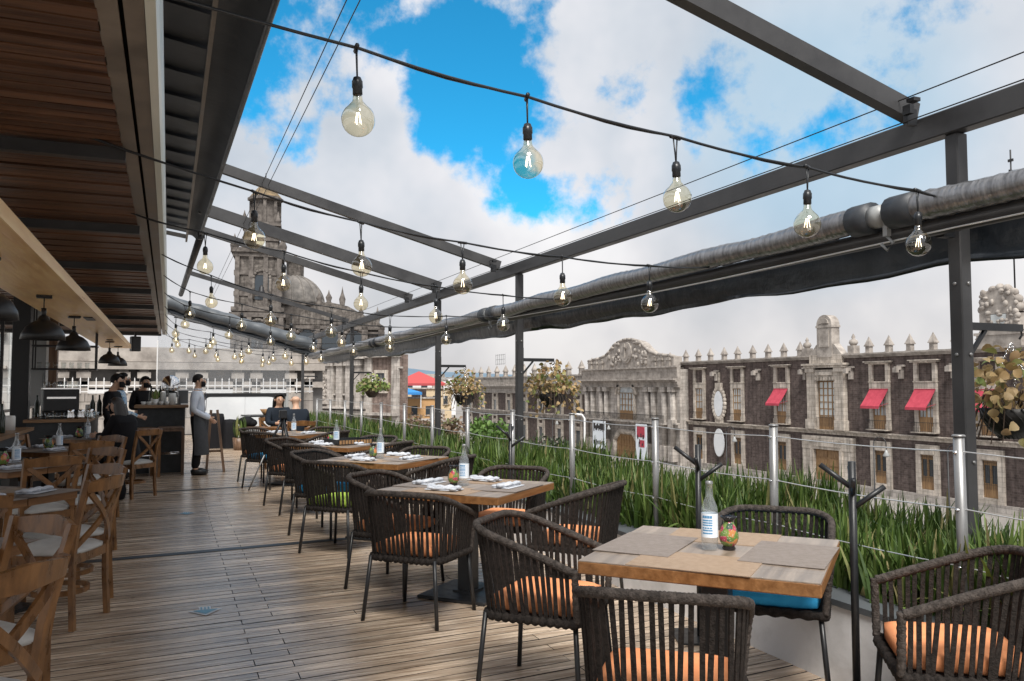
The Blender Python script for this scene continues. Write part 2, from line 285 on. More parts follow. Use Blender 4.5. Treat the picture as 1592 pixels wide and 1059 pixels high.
# ------------------------------------------------------------------ mesh builder
class MB:
    def __init__(s): s.v = []; s.f = []; s.mi = []; s.sm = []; s.M = Matrix(); s.cur = 0
    def add(s, vs, fs, smooth=False):
        o = len(s.v); s.v += [tuple(s.M @ Vector(p)) for p in vs]
        for f in fs: s.f.append(tuple(o + i for i in f)); s.mi.append(s.cur); s.sm.append(smooth)
    def box(s, c, d, rz=0, bev=0):
        x, y, z = d[0] / 2, d[1] / 2, d[2] / 2; m = Matrix.Translation(c) @ Matrix.Rotation(rz, 4, 'Z')
        if bev:
            b = min(bev, x * .9, y * .9, z * .9); vs = []; 
            for zz, k in ((-z, b), (-z + b, 0), (z - b, 0), (z, b)):
                for sx, sy, a, e in ((-1, -1, 0, 1), (-1, -1, 1, 0), (1, -1, 1, 0), (1, -1, 0, 1), (1, 1, 0, 1), (1, 1, 1, 0), (-1, 1, 1, 0), (-1, 1, 0, 1)):
                    vs.append(m @ Vector((sx * (x - k - (b if a else 0)), sy * (y - k - (b if e else 0)), zz)))
            # corner order: cut corners
            fs = [tuple(range(7, -1, -1)), tuple(range(24, 32))]
            for r in range(3):
                for i in range(8): fs.append((r * 8 + i, r * 8 + (i + 1) % 8, (r + 1) * 8 + (i + 1) % 8, (r + 1) * 8 + i))
            s.add(vs, fs); return
        vs = [m @ Vector((a * x, b * y, e * z)) for e in (-1, 1) for a, b in ((-1, -1), (1, -1), (1, 1), (-1, 1))]
        s.add(vs, [(3, 2, 1, 0), (4, 5, 6, 7), (0, 1, 5, 4), (1, 2, 6, 5), (2, 3, 7, 6), (3, 0, 4, 7)])
    def frames(s, pts, up=None):
        P = [Vector(p) for p in pts]; out = []; prev = None
        for i, p in enumerate(P):
            t = (P[min(i + 1, len(P) - 1)] - P[max(i - 1, 0)]).normalized()
            if up is not None: u = Vector(up)
            else:
                u = prev if prev is not None else (Vector((0, 0, 1)) if abs(t.z) < .9 else Vector((1, 0, 0)))
            n = t.cross(u)
            if n.length < 1e-5: n = t.orthogonal()
            n.normalize(); u = n.cross(t).normalized(); prev = u; out.append((p, t, n, u))
        return out
    def tube(s, pts, r, n=8, cap=True, closed=False, ell=None, smooth=True):
        fr = s.frames(pts); vs = []; fs = []
        for i, (p, t, a, b) in enumerate(fr):
            rr = r[i] if isinstance(r, (list, tuple)) else r
            for k in range(n):
                an = 2 * math.pi * k / n + (math.pi / 4 if n == 4 else 0)
                e = ell or (1, 1)
                vs.append(p + a * (math.cos(an) * rr * e[0]) + b * (math.sin(an) * rr * e[1]))
        m = len(fr)
        for i in range(m if closed else m - 1):
            for k in range(n): j = (i + 1) % m; fs.append((i * n + k, i * n + (k + 1) % n, j * n + (k + 1) % n, j * n + k))
        if cap and not closed: fs.append(tuple(range(n - 1, -1, -1))); fs.append(tuple((m - 1) * n + k for k in range(n)))
        s.add(vs, fs, smooth and n > 4)
    def sweep(s, pts, w, t, up=(0, 0, 1)):
        fr = s.frames(pts, up); vs = []; fs = []
        for i, (p, tt, a, b) in enumerate(fr):
            ww = (w[i] if isinstance(w, (list, tuple)) else w) / 2
            for k, l in ((-1, -1), (1, -1), (1, 1), (-1, 1)): vs.append(p + a * (k * t / 2) + b * (l * ww))
        for i in range(len(fr) - 1):
            for k in range(4): fs.append((i * 4 + k, i * 4 + (k + 1) % 4, (i + 1) * 4 + (k + 1) % 4, (i + 1) * 4 + k))
        fs.append((3, 2, 1, 0)); m = (len(fr) - 1) * 4; fs.append((m, m + 1, m + 2, m + 3)); s.add(vs, fs)
    def lathe(s, prof, c=(0, 0, 0), n=16, smooth=True, a0=0.0):
        vs = []; fs = []
        for r, z in prof:
            for k in range(n): an = 2 * math.pi * k / n + a0; vs.append((c[0] + r * math.cos(an), c[1] + r * math.sin(an), c[2] + z))
        for i in range(len(prof) - 1):
            for k in range(n): fs.append((i * n + k, i * n + (k + 1) % n, (i + 1) * n + (k + 1) % n, (i + 1) * n + k))
        if prof[0][0] > 1e-4: fs.append(tuple(range(n - 1, -1, -1)))
        if prof[-1][0] > 1e-4: fs.append(tuple((len(prof) - 1) * n + k for k in range(n)))
        s.add(vs, fs, smooth)
    def ball(s, c, r, n=10, m=8):
        rr = r if isinstance(r, (tuple, list)) else (r, r, r); vs = []; fs = []
        for i in range(m + 1):
            a = math.pi * i / m - math.pi / 2
            for k in range(n): b = 2 * math.pi * k / n; vs.append((c[0] + rr[0] * math.cos(a) * math.cos(b), c[1] + rr[1] * math.cos(a) * math.sin(b), c[2] + rr[2] * math.sin(a)))
        for i in range(m):
            for k in range(n): fs.append((i * n + k, i * n + (k + 1) % n, (i + 1) * n + (k + 1) % n, (i + 1) * n + k))
        s.add(vs, fs, True)
    def prism(s, poly, y0, y1):           # outline in x,z extruded along y
        n = len(poly); vs = [(x, y0, z) for x, z in poly] + [(x, y1, z) for x, z in poly]
        fs = [tuple(range(n)), tuple(range(2 * n - 1, n - 1, -1))] + [(i + n, (i + 1) % n + n, (i + 1) % n, i) for i in range(n)]
        s.add(vs, fs)
    def pyramid(s, c, w, h, d=None):
        x, y = w / 2, (d or w) / 2; s.add([(c[0] - x, c[1] - y, c[2]), (c[0] + x, c[1] - y, c[2]), (c[0] + x, c[1] + y, c[2]), (c[0] - x, c[1] + y, c[2]), (c[0], c[1], c[2] + h)],
              [(3, 2, 1, 0), (0, 1, 4), (1, 2, 4), (2, 3, 4), (3, 0, 4)])
    def leaf(s, p, d, nrm, L, w):
        d = Vector(d).normalized(); a = d.cross(Vector(nrm)).normalized(); p = Vector(p); q = a.cross(d); vs = [p]; fs = []
        for t, k in ((.22, .72), (.5, 1.0), (.8, .66)):
            m = p + d * L * (t - .12 * t * t) - q * L * .38 * t * t
            vs += [m - a * w * .5 * k + q * w * .16 * k, m, m + a * w * .5 * k + q * w * .16 * k]
        vs.append(p + d * L * .86 - q * L * .40)
        fs = [(0, 2, 1), (0, 3, 2), (1, 2, 5, 4), (2, 3, 6, 5), (4, 5, 8, 7), (5, 6, 9, 8), (7, 8, 10), (8, 9, 10)]
        s.add(vs, fs, True)
    def build(s, name, mats, parent=None, loc=None, fixn=True):
        me = bpy.data.meshes.new(name); me.from_pydata(s.v, [], s.f)
        if isinstance(mats, str): mats = [mats]
        for m in mats: me.materials.append(MATS[m])
        me.polygons.foreach_set('material_index', s.mi); me.polygons.foreach_set('use_smooth', s.sm)
        if fixn:
            b = bmesh.new(); b.from_mesh(me); bmesh.ops.recalc_face_normals(b, faces=b.faces); b.to_mesh(me); b.free()
        me.update()
        o = bpy.data.objects.new(name, me); COL.objects.link(o)
        if parent: o.parent = parent
        if loc: o.location = loc
        return o
def tag(o, label=None, cat=None, group=None, kind=None):
    if label: o['label'] = label
    if cat: o['category'] = cat
    if group: o['group'] = group
    if kind: o['kind'] = kind
    return o
def empty(name, loc, rz=0, label=None, cat=None, group=None):
    o = bpy.data.objects.new(name, None); COL.objects.link(o); o.location = loc; o.rotation_euler.z = rz; o.empty_display_size = .1
    return tag(o, label, cat, group)
def copy_tree(o, parent=None):
    c = o.copy(); COL.objects.link(c)
    if parent: c.parent = parent
    for ch in list(o.children): copy_tree(ch, c)
    return c
def place(o, loc, rz, label, group=None):
    o.location = loc; o.rotation_euler.z = rz; o['label'] = label
    if group: o['group'] = group
    return o
def face(dx, dy): return math.atan2(dy, dx) - math.pi / 2       # rotation that turns local +Y to (dx, dy)
def simple(name, mats, label, cat, fn, loc=(0, 0, 0), rz=0, group=None):
    b = MB(); fn(b); o = b.build(name, mats); o.location = loc; o.rotation_euler.z = rz
    return tag(o, label, cat, group)
ORD = ['first', 'second', 'third', 'fourth', 'fifth', 'sixth', 'seventh', 'eighth', 'ninth', 'tenth', 'eleventh', 'twelfth', 'thirteenth', 'fourteenth', 'fifteenth', 'sixteenth', 'seventeenth']

# ------------------------------------------------------------------ deck, planter and plaza
GZ = -10.0                       # plaza level below the terrace
def build_deck():
    b = MB(); ang = R(5.5); ca, sa = math.cos(ang), math.sin(ang)
    rnd = random.Random(3); k = 0
    for i in range(-8, 262):
        y = i * .1012
        off = .45 if i % 2 else .64
        if rnd.random() < .05: off = rnd.uniform(1, 2)
        xs = sorted([-4.6, -1.6 + (.35 if i % 2 else 0), off, 2.0 + (.4 if i % 2 else 0) , 3.6])
        for x0, x1 in zip(xs[:-1], xs[1:]):
            x1 = x1 - .005
            # planks run slightly askew to the terrace: rotate about x = .5
            vs = []
            for z in (-.03, 0):
                for x, yy in ((x0, y), (x1, y), (x1, y + .0925), (x0, y + .0925)):
                    vs.append((min(x, 3.1), yy + (min(x, 3.1) - .5) * math.tan(ang), z))
            zz = rnd.uniform(-.0012, .0012)
            vs = [(a, c, d + (zz if d == 0 else 0)) for a, c, d in vs]
            b.cur = 0; b.add(vs, [(4, 5, 6, 7)]); b.cur = 1; b.add(vs, [(0, 1, 5, 4), (1, 2, 6, 5), (2, 3, 7, 6), (3, 0, 4, 7)])  # plank sides coloured dark: shade of the gaps painted in
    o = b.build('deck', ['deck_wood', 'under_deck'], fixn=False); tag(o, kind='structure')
    u = MB(); u.box((-.8, 13.5, -.08), (7.9, 29, .09)); tag(u.build('deck_base', 'under_deck'), kind='structure')
build_deck()
# dark metal expansion strips across the deck
for y0, w in ((7.76, .11), (12.45, .10), (14.9, .05), (16.8, .10)):
    b = MB(); t = math.tan(R(5.5)); x0, x1 = -1.2, (2.2 if y0 < 10 else 1.2)
    b.add([(x0, y0 + (x0 - .3) * t, .004), (x1, y0 + (x1 - .3) * t, .004), (x1, y0 + w + (x1 - .3) * t, .004), (x0, y0 + w + (x0 - .3) * t, .004)], [(0, 1, 2, 3)])
    tag(b.build('deck_strip', 'dark_strip'), kind='structure')
def sticker(x, y, lab):
    r = empty('floor_sticker', (x, y, .005), 0, lab, 'floor sticker', 'arrow stickers on the deck')
    b = MB(); arrow = [(-.17, .04), (-.06, .05), (-.06, .16), (.06, .16), (.06, .05), (.17, .04), (0, -.17)]
    b.add([(x_ * 1.12, y_ * 1.12 + .0, 0) for x_, y_ in arrow], [tuple(range(7))]); b.build('border', 'sticker_white', r)
    b = MB(); b.add([(-.14, .03, .003), (0, -.145, .003), (.14, .03, .003)], [(0, 1, 2)])
    for k in (-.04, 0, .04): b.add([(k - .009, .04, .003), (k + .009, .04, .003), (k + .009, .14, .003), (k - .009, .14, .003)], [(0, 1, 2, 3)])
    b.build('arrow', 'sticker_blue', r); r.scale = (.55, .62, 1)
sticker(.25, 5.75, 'blue and white arrow sticker on the deck nearer the camera')
sticker(.22, 10.2, 'blue and white arrow sticker on the deck farther off, towards the bar')

def build_planter():
    r = empty('planter', (0, 0, 0), 0, 'long low white planter wall with dark cap running beside the deck', 'planter')
    b = MB(); b.box((3.12, 12, .18), (.16, 25.6, .40)); b.build('wall', 'curb_white', r)
    b = MB(); b.box((3.13, 12, .395), (.20, 25.7, .03)); b.build('cap', 'curb_cap', r)
    b = MB(); b.box((4.5, 12, .18), (.12, 25.6, .42)); b.build('wall', 'curb_white', r)
    b = MB(); b.box((3.83, 12, .12), (1.24, 25.5, .5)); b.build('soil', 'soil', r)
build_planter()
def build_grass():
    rnd = random.Random(11); b = MB()
    def blade(x, y, L, lean, az, w):
        d = Vector((math.cos(az), math.sin(az), 0)); a = Vector((-math.sin(az), math.cos(az), 0)); pts = []
        n = 4
        p = Vector((x, y, .36)); an = R(88) - lean * .25
        for i in range(n + 1):
            ww = w * (1 - (i / n) ** 2 * .92)
            pts += [p - a * ww / 2, p + a * ww / 2]
            p = p + (d * math.cos(an) + Vector((0, 0, 1)) * math.sin(an)) * L / n; an -= lean / n
        b.add(pts, [(2 * i, 2 * i + 1, 2 * i + 3, 2 * i + 2) for i in range(n)])
    cnt = 0
    y = 1.3
    while y < 24.5:
        dens = 2100 if y < 5 else (1500 if y < 9 else 800)
        step = .25
        for i in range(int(dens * step)):
            # tufts
            cx = rnd.choice((3.28, 3.4, 3.55, 3.75, 3.95, 4.15, 4.3)) + rnd.gauss(0, .05); cy = y + rnd.choice((0, .06, .16)) + rnd.gauss(0, .035)
            az = rnd.uniform(0, 6.283); L = (1 + .16 * math.sin(cy * 2.1 + cx) + .10 * math.sin(cy * 5.7)) * rnd.uniform(.26, .47) * (1.0 if rnd.random() < .93 else 1.1)
            lean = abs(rnd.gauss(.25, .45)); lean = min(lean, 2.4)
            if rnd.random() < .10: lean = rnd.uniform(1.2, 2.8); L *= 1.15
            if y > 10: L *= .88
            if i % 3 == 0: L *= .62
            blade(cx, cy, L, lean, az, rnd.uniform(.020, .038) * (1.25 if y > 8 else 1))
        y += step
    o = b.build('planter_grass', 'grass_blades', fixn=False); tag(o, 'dense green strappy grass filling the planter behind the steel posts', 'grass', kind='stuff')
build_grass()

b = MB(); b.add([(-4000, -4000, GZ), (4000, -4000, GZ), (4000, 6000, GZ), (-4000, 6000, GZ)], [(0, 1, 2, 3)]); tag(b.build('ground', 'plaza', fixn=False), kind='structure')
def build_hills():
    b = MB(); rnd = random.Random(5); n = 60; vs = []; fs = []
    for i in range(n + 1):
        a = R(-60 + 160 * i / n); rr = 5200
        h = 130 + 70 * math.sin(a * 5 + 1.3) + 40 * math.sin(a * 13) + rnd.uniform(-12, 12)
        vs += [(rr * math.sin(a), rr * math.cos(a), GZ - 5), ((rr + 500) * math.sin(a), (rr + 500) * math.cos(a), h * .55), ((rr + 1200) * math.sin(a), (rr + 1200) * math.cos(a), h)]
    for i in range(n):
        for k in range(2): fs.append((i * 3 + k, (i + 1) * 3 + k, (i + 1) * 3 + k + 1, i * 3 + k + 1))
    b.add(vs, fs, True); tag(b.build('hills', 'hill'), kind='structure')
build_hills()

# ------------------------------------------------------------------ railing
POST_Y = [1.38, 2.6, 3.83, 5.06, 6.38, 7.72, 9.08, 10.46, 11.85, 13.3, 14.8, 16.3, 17.9, 19.6]
for i, y in enumerate(POST_Y):
    tilt = random.Random(i).uniform(-.012, .012)
    h = 1.235 - .006 * i
    b = MB(); b.tube([(0, 0, .3), (0, 0, h)], .0235, 14)
    r = empty('railing_post', (3.22, y, .0), 0, 'brushed steel railing post, %s along the planter counting from the camera' % ORD[i], 'railing post', 'steel railing posts in the planter')
    r.rotation_euler.x = tilt
    b.build('shaft', 'steel', r)
    b = MB(); b.lathe([(.001, h - .001), (.028, h), (.028, h + .006), (.022, h + .010), (.001, h + .011)], n=14); b.build('cap', 'steel', r)
    b = MB()
    for z in (1.16, .91, .66):
        b = MB(); b.tube([(-.032, 0, z), (.032, 0, z)], .008, 6); b.build('wire_fitting', 'chrome', r)
for z, nm in ((1.165, 'topmost'), (.915, 'middle'), (.665, 'lowest')):
    b = MB(); pts = []
    for y0, y1 in zip(POST_Y[:-1], POST_Y[1:]):
        for k in range(5): t = k / 5; pts.append((3.22, y0 + (y1 - y0) * t, z - .02 * 4 * t * (1 - t) * .6))
    pts.append((3.22, POST_Y[-1], z)); b.tube(pts, .0032, 5, cap=False)
    tag(b.build('railing_wire', 'wire'), '%s of the three pale wires strung between the steel railing posts' % nm, 'railing wire', 'railing wires')

# ------------------------------------------------------------------ steel canopy frame
CANX = 3.9
def raf_z(x): return 2.95 + (CANX - x) * .272
def build_frame():
    r = empty('canopy_frame', (CANX, 12, 0), 0, 'dark grey steel canopy frame of sloping rafters, long beam and posts', 'canopy frame')
    L = (-CANX, -12, 0)
    def part(name, fn, mats='frame_steel'):
        b = MB(); fn(b); return b.build(name, mats, r, L)
    part('beam', lambda b: b.box((CANX, 13.2, 2.885), (.09, 28.5, .135), 0, .006))
    for i, y in enumerate((-.9, 3.35, 9.66, 12.15, 13.75, 19.2)):
        def f(b, y=y):
            w, h = ((.075, .11), (.075, .11), (.075, .11), (.10, .16), (.075, .11), (.06, .09))[i]
            x0, x1 = .35, CANX - .05
            b.sweep([(x0, y, raf_z(x0) + .02), (x1, y, raf_z(x1) + .02)], h, w)
        p = part('rafter', f)
        def g(b, y=y):
            b.box((CANX - .16, y - .075, 2.93), (.07, .03, .09)); b.box((CANX - .16, y - .1, 3.02), (.05, .05, .02)); b.box((CANX - .2, y - .1, 2.96), (.03, .05, .05))
        q = part('bracket_plate', g, 'black_metal')
    for y in (3.14, 9.18, 12.45, 19.1, 26.7):
        po = part('post', lambda b: b.box((CANX + .02, y, 1.42), (.08, .08, 2.795), 0, .006))
        if y < 13:
            for z in (1.05, 1.62, 2.0):
                b = MB(); b.tube([(CANX - .026, y, z), (CANX - .017, y, z)], .010, 8); b.build('bolt', 'steel', po)
                b = MB(); b.tube([(CANX + .03, y - .047, z), (CANX + .03, y - .038, z)], .010, 8); b.build('bolt', 'steel', po)
        def arm(b):
            b.box((CANX + .27, y, 1.775), (.42, .035, .04)); b.tube([(CANX + .06, y, 1.60), (CANX + .2, y, 1.757)], .013, 4); b.box((CANX + .062, y, 1.72), (.01, .05, .4))
            b.tube([(CANX + .455, y, 1.77), (CANX + .485, y, 1.765), (CANX + .49, y, 1.735), (CANX + .47, y, 1.715)], .006, 6)
        b = MB(); arm(b); b.build('hanging_arm', 'black_metal', po)
build_frame()
# tensioned drive cables over the terrace
for i, (x, z, lab) in enumerate(((3.70, 3.03, 'upper thin cable stretched lengthwise just above the long canopy beam'), (3.70, 2.90, 'lower thin cable stretched lengthwise beside the long canopy beam'),
                     (.93, 3.75, 'thin cable nearer the awning edge, high above the aisle'), (1.0, 3.74, 'thin cable next to the one by the awning edge, slightly farther right'))):
    simple('cable', 'iron', lab, 'cable', lambda b: b.tube([(x, -1, z), (x, 27, z)], .0038, 5, cap=False))

def build_roller():
    r = empty('foil_duct', (3.65, 3, 2.4), 0, 'long pipe wrapped in crinkled silver foil running under the canopy beam', 'insulated pipe'); L = (-3.65, -3, -2.4)
    rnd = random.Random(2)
    def run(y0, y1, z0, z1, xo=0):
        pts = []; rad = []
        n = int((y1 - y0) / .035)
        for i in range(n + 1):
            t = i / n; y = y0 + (y1 - y0) * t
            pts.append((3.65 + xo + .01 * math.sin(y * 3), y, z0 + (z1 - z0) * t + .006 * math.sin(y * 4.1))); rad.append(.074 + .0015 * math.sin(i * 2.4) + .004 * math.sin(i * .17) + rnd.uniform(-.0022, .0022))
        b = MB(); b.tube(pts, rad, 14); b.build('foil_wrap', 'foil', r, L)
    for y0, y1, z0, z1 in ((-1, 3.25, 2.42, 2.40), (3.55, 9.4, 2.40, 2.345), (9.62, 15.6, 2.345, 2.31), (15.7, 23.5, 2.31, 2.30)): run(y0, y1, z0, z1)
    for y in (3.4, 9.5, 15.65):
        z = 2.40 - (y - 3.4) * .009
        b = MB(); b.tube([(3.65, y - .24, z), (3.65, y - .07, z)], .09, 14); b.build('end_band', 'awning_fabric', r, L)
        b = MB(); b.tube([(3.65, y + .06, z), (3.65, y + .2, z)], .09, 14); b.build('end_band', 'awning_fabric', r, L)
        b = MB(); b.tube([(3.65, y - .07, z), (3.65, y - .02, z), (3.65, y - .02, z), (3.65, y + .06, z)], [.045, .045, .065, .065], 12)
        b.box((3.65, y - .03, z - .07), (.03, .03, .1)); b.tube([(3.65, y - .03, z - .12), (3.66, y - .06, z - .16), (3.65, y - .03, z - .2), (3.64, y, z - .16)], .009, 6); b.build('coupling', 'appliance_grey', r, L)
build_roller()
def build_bar():
    r = empty('front_bar', (3.74, 3, 2.3), 0, 'dark steel tube rail running just under the silver foil pipe', 'rail'); L = (-3.74, -3, -2.3)
    b = MB(); b.tube([(3.74, -1, 2.33), (3.74, 5, 2.285), (3.74, 13, 2.265), (3.74, 23.5, 2.26)], .05, 12); b.build('tube', 'frame_steel', r, L)
    for y in (.5, 3.14, 9.18, 12.45, 19.1):
        b = MB(); b.box((3.82, y, 2.27), (.08, .05, .05)); b.build('bracket', 'black_metal', r, L)
build_bar()
simple('pale_cord', 'wire', 'thin pale cord running along the dark rail under the foil pipe', 'cord',
       lambda b: b.tube([(3.66, -1, 2.30)] + [(3.675, y, 2.245 + .02 * math.sin(y * .8)) for y in range(0, 22)], .005, 5, cap=False))
def build_curtain():
    # gathered black vinyl curtain hung along the posts, sagging between them
    rnd = random.Random(8); b = MB(); ny = 150; prof = 14; vs = []; fs = []
    hang = [-1, 3.14, 9.18, 12.45, 19.1, 24.3]
    for i in range(ny + 1):
        y = -1 + 25.3 * i / ny; sag = 0
        for a, c in zip(hang[:-1], hang[1:]):
            if a <= y <= c: t = (y - a) / (c - a); sag = 4 * t * (1 - t) * (.035 if y < 12 else .09)
        for k in range(prof):
            an = 2 * math.pi * k / prof; ph = y * 1.7 + k * .9
            cr = (1, .82, 1.1, .74, 1.05, .8, 1, .86, 1.12, .78, 1, .84, 1.08, .8)[k]; rx = (.058 + .010 * math.sin(ph * .5) + .006 * math.sin(y * 4.3 + k * 2.1)) * cr; rz = (.106 + .012 * math.sin(y * 1.1 + k * 1.7)) * (cr * .4 + .6) + .012 * math.sin(y * 2.9) * (k < 7)
            if y > 17: rx *= .9; rz *= .85
            vs.append((4.05 + rx * .55 * math.cos(an) + .022 * math.sin(2 * an + .8 * math.sin(y * .6)), y, 2.262 - sag * (1 - math.sin(an)) * .5 + rz * 1.22 * math.sin(an) - (.010 * math.sin(y * 3.3) + .008 * math.sin(y * 7.1)) * (math.sin(an) < -.4)))
    for i in range(ny):
        for k in range(prof): fs.append((i * prof + k, i * prof + (k + 1) % prof, (i + 1) * prof + (k + 1) % prof, (i + 1) * prof + k))
    b.add(vs, fs, True); o = b.build('rolled_curtain', 'black_vinyl'); tag(o, 'long black vinyl curtain rolled up along the outer posts under the canopy', 'rolled curtain')
build_curtain()
def build_end_roll():
    r = empty('rolled_end_curtain', (2, 24.5, 3), 0, 'thick grey rolled curtain sloping across the far end of the terrace', 'rolled curtain'); L = (-2, -24.5, -3)
    b = MB(); pts = []; rad = []
    for i in range(50):
        t = i / 49; x = -.15 + 4.1 * t; pts.append((x, 24.5, 3.80 - .285 * (x + .15) + .01 * math.sin(i * .7))); rad.append(.185 + .008 * math.sin(i * 1.3))
    b.tube(pts, rad, 14); b.build('roll', 'grey_vinyl', r, L)
    b = MB(); b.tube([(p[0], p[1] + .06, p[2] - .26) for p in pts], .085, 10); b.build('lower_roll', 'black_vinyl', r, L)
    b = MB(); b.sweep([(-.2, 24.72, 3.72), (3.85, 24.72, 2.62)], .12, .08); b.build('gable_beam', 'frame_steel', r, L)
build_end_roll()

# ------------------------------------------------------------------ covered side: slat ceiling, gutter, awning, plywood soffit
def build_roof():
    r = empty('slatted_roof', (-1.5, 12, 2.8), 0, 'dark timber slat ceiling framed in steel with a pale gutter edge', 'roof'); L = (1.5, -12, -2.8)
    b = MB(); y = -1.0; i = 0
    while y < 22.8:
        b.box((-2.4, y, 2.80 + .004 * (i % 3)), (4.27, .092, .022)); y += .118; i += 1
    b.build('slat_ceiling', 'slat', r, L)
    b = MB(); b.box((-2.4, 11, 2.98), (4.5, 24.5, .05)); b.build('roof_board', 'under_deck', r, L)
    for y in (2.65, 5.05, 7.45, 9.85, 12.25, 14.65, 17.05, 19.45, 21.9):
        b = MB(); b.box((-2.3, y, 2.745), (4.1, .055, .07)); b.box((-2.3, y - .035, 2.715), (4.1, .012, .012)); b.build('cross_bar', 'frame_steel', r, L)
    b = MB(); b.box((-.232, 11, 2.80), (.075, 24.2, .014)); b.box((-.264, 11, 2.86), (.01, 24.2, .12)); b.build('inner_channel', 'steel_flange', r, L)
    b = MB(); b.box((-.142, 11, 2.795), (.068, 24.2, .014)); b.box((-.172, 11, 2.85), (.01, 24.2, .12)); b.build('outer_channel', 'steel_flange', r, L)
    b = MB(); pts = [(-.106, 2.782), (-.07, 2.79), (-.06, 2.82), (-.052, 2.95), (-.075, 2.97), (-.106, 2.97)]
    b.add([(x, -1, z) for x, z in pts] + [(x, 23.1, z) for x, z in pts], [(k, (k + 1) % 6, 6 + (k + 1) % 6, 6 + k) for k in range(6)] + [tuple(range(6)), tuple(range(11, 5, -1))])
    b.build('gutter', 'gutter', r, L)
    b = MB(); b.box((-2.4, 23.0, 2.86), (4.4, .06, .22)); b.build('end_fascia', 'frame_steel', r, L)
build_roof()
def build_awning():
    r = empty('folded_awning', (.2, 9, 3.85), 0, 'dark retractable awning folded beside the gutter with ribbed underside and fabric edge', 'awning'); L = (-.2, -9, -3.85)
    b = MB(); y = -1.0; i = 0
    while y < 14.5:
        b.add([(-.5, y, 3.98), (.215, y, 3.87), (.215, y + .62, 3.905), (-.5, y + .62, 4.02)], [(0, 1, 2, 3), (3, 2, 1, 0)]); y += .6; i += 1
    b.box((-.2, 6.7, 4.06), (.9, 15.6, .03)); b.build('panel', 'folded_metal', r, L)
    b = MB(); b.box((.22, 6.8, 3.865), (.03, 15.6, .04)); b.build('rib', 'steel_flange', r, L)
    b = MB(); n = 40; vs = []; fs = []
    for i in range(n + 1):
        y = -1 + 15.2 * i / n; xe = .57 - max(0, y - 4.5) * .0175
        for k in range(6): t = k / 5; vs.append((.235 + (xe - .235) * t, y, 3.90 - .11 * t + .03 * math.sin(t * 3.14) + .006 * math.sin(y * 2.2 + k)))
    for i in range(n):
        for k in range(5): fs.append((i * 6 + k, i * 6 + k + 1, i * 6 + k + 7, i * 6 + k + 6))
    b.add(vs, fs, True); b.build('fabric', 'awning_fabric', r, L)
    b = MB(); b.tube([(.57, -1, 3.80), (.565, 4.5, 3.80), (.405, 13.6, 3.79)], .022, 8); b.build('front_bar', 'folded_metal', r, L)
    b = MB(); b.tube([(.42, 13.6, 3.82), (.24, 22.6, 3.80)], .06, 8); b.box((.40, 13.5, 3.78), (.07, .05, .12)); b.build('end_tube', 'frame_steel', r, L)
build_awning()
def build_soffit():
    r = empty('plywood_soffit', (-1.1, 13, 2.3), 0, 'pale varnished plywood soffit over the bar with pendant lamps below', 'soffit'); L = (1.1, -13, -2.3)
    b = MB(); y = 1.0
    while y < 19.9: b.box((-1.08, y + 1.2, 2.325), (.56, 2.395, .05)); y += 2.4
    b.build('panel', 'ply', r, L)
    b = MB(); b.box((-.793, 10.5, 2.335), (.012, 19.2, .09)); b.build('edge_trim', 'ply', r, L)
    b = MB()
    for y in (3.4, 8.2, 13, 18): b = MB(); b.tube([(-1.2, y, 2.35), (-1.2, y, 2.8)], .015, 6); b.build('hanger', 'black_metal', r, L)
    b = MB(); b.box((-.93, 11.5, 2.295), (.1, .5, .012)); b.build('vent', 'black_metal', r, L)
    b = MB(); b.box((-1.0, 16.6, 2.295), (.1, .3, .012)); b.build('vent', 'black_metal', r, L)
build_soffit()
def make_pendant():
    r = empty('pendant_lamp', (0, 0, 0), 0, 'x', 'pendant lamp', 'black pendant lamps over the bar')
    b = MB(); b.box((0, 0, -.012), (.13, .13, .024), 0, .004); b.build('ceiling_plate', 'black_metal', r)
    b = MB(); b.tube([(0, 0, -.02), (0, 0, -.13)], .006, 6); b.tube([(0, 0, -.12), (0, 0, -.2)], .022, 8); b.build('stem', 'black_metal', r)
    b = MB(); b.lathe([(.03, -.19), (.045, -.215), (.055, -.235), (.10, -.255), (.15, -.30), (.18, -.36), (.19, -.415), (.186, -.415), (.176, -.36), (.146, -.305), (.096, -.262), (.03, -.24)], n=24); b.build('shade', 'black_metal', r)
    b = MB(); b.ball((0, 0, -.33), .045, 12, 8); b.build('bulb', 'clear_glass', r)
    return r
pend = make_pendant()
for i, (x, y, lab) in enumerate(((-1.1, 6.2, 'largest and nearest black dome pendant lamp under the plywood soffit'), (-1.09, 8.75, 'second black dome pendant lamp from the camera under the plywood soffit'), (-1.07, 11.2, 'third black dome pendant lamp from the camera, above the coffee machine'),
                                 (-1.04, 17.2, 'fourth black dome pendant lamp, near the far end of the soffit'), (-1.0, 19.2, 'farthest and smallest black dome pendant lamp at the end of the soffit'))):
    place(pend if i == 0 else copy_tree(pend), (x, y, 2.3), .1 * i, lab)

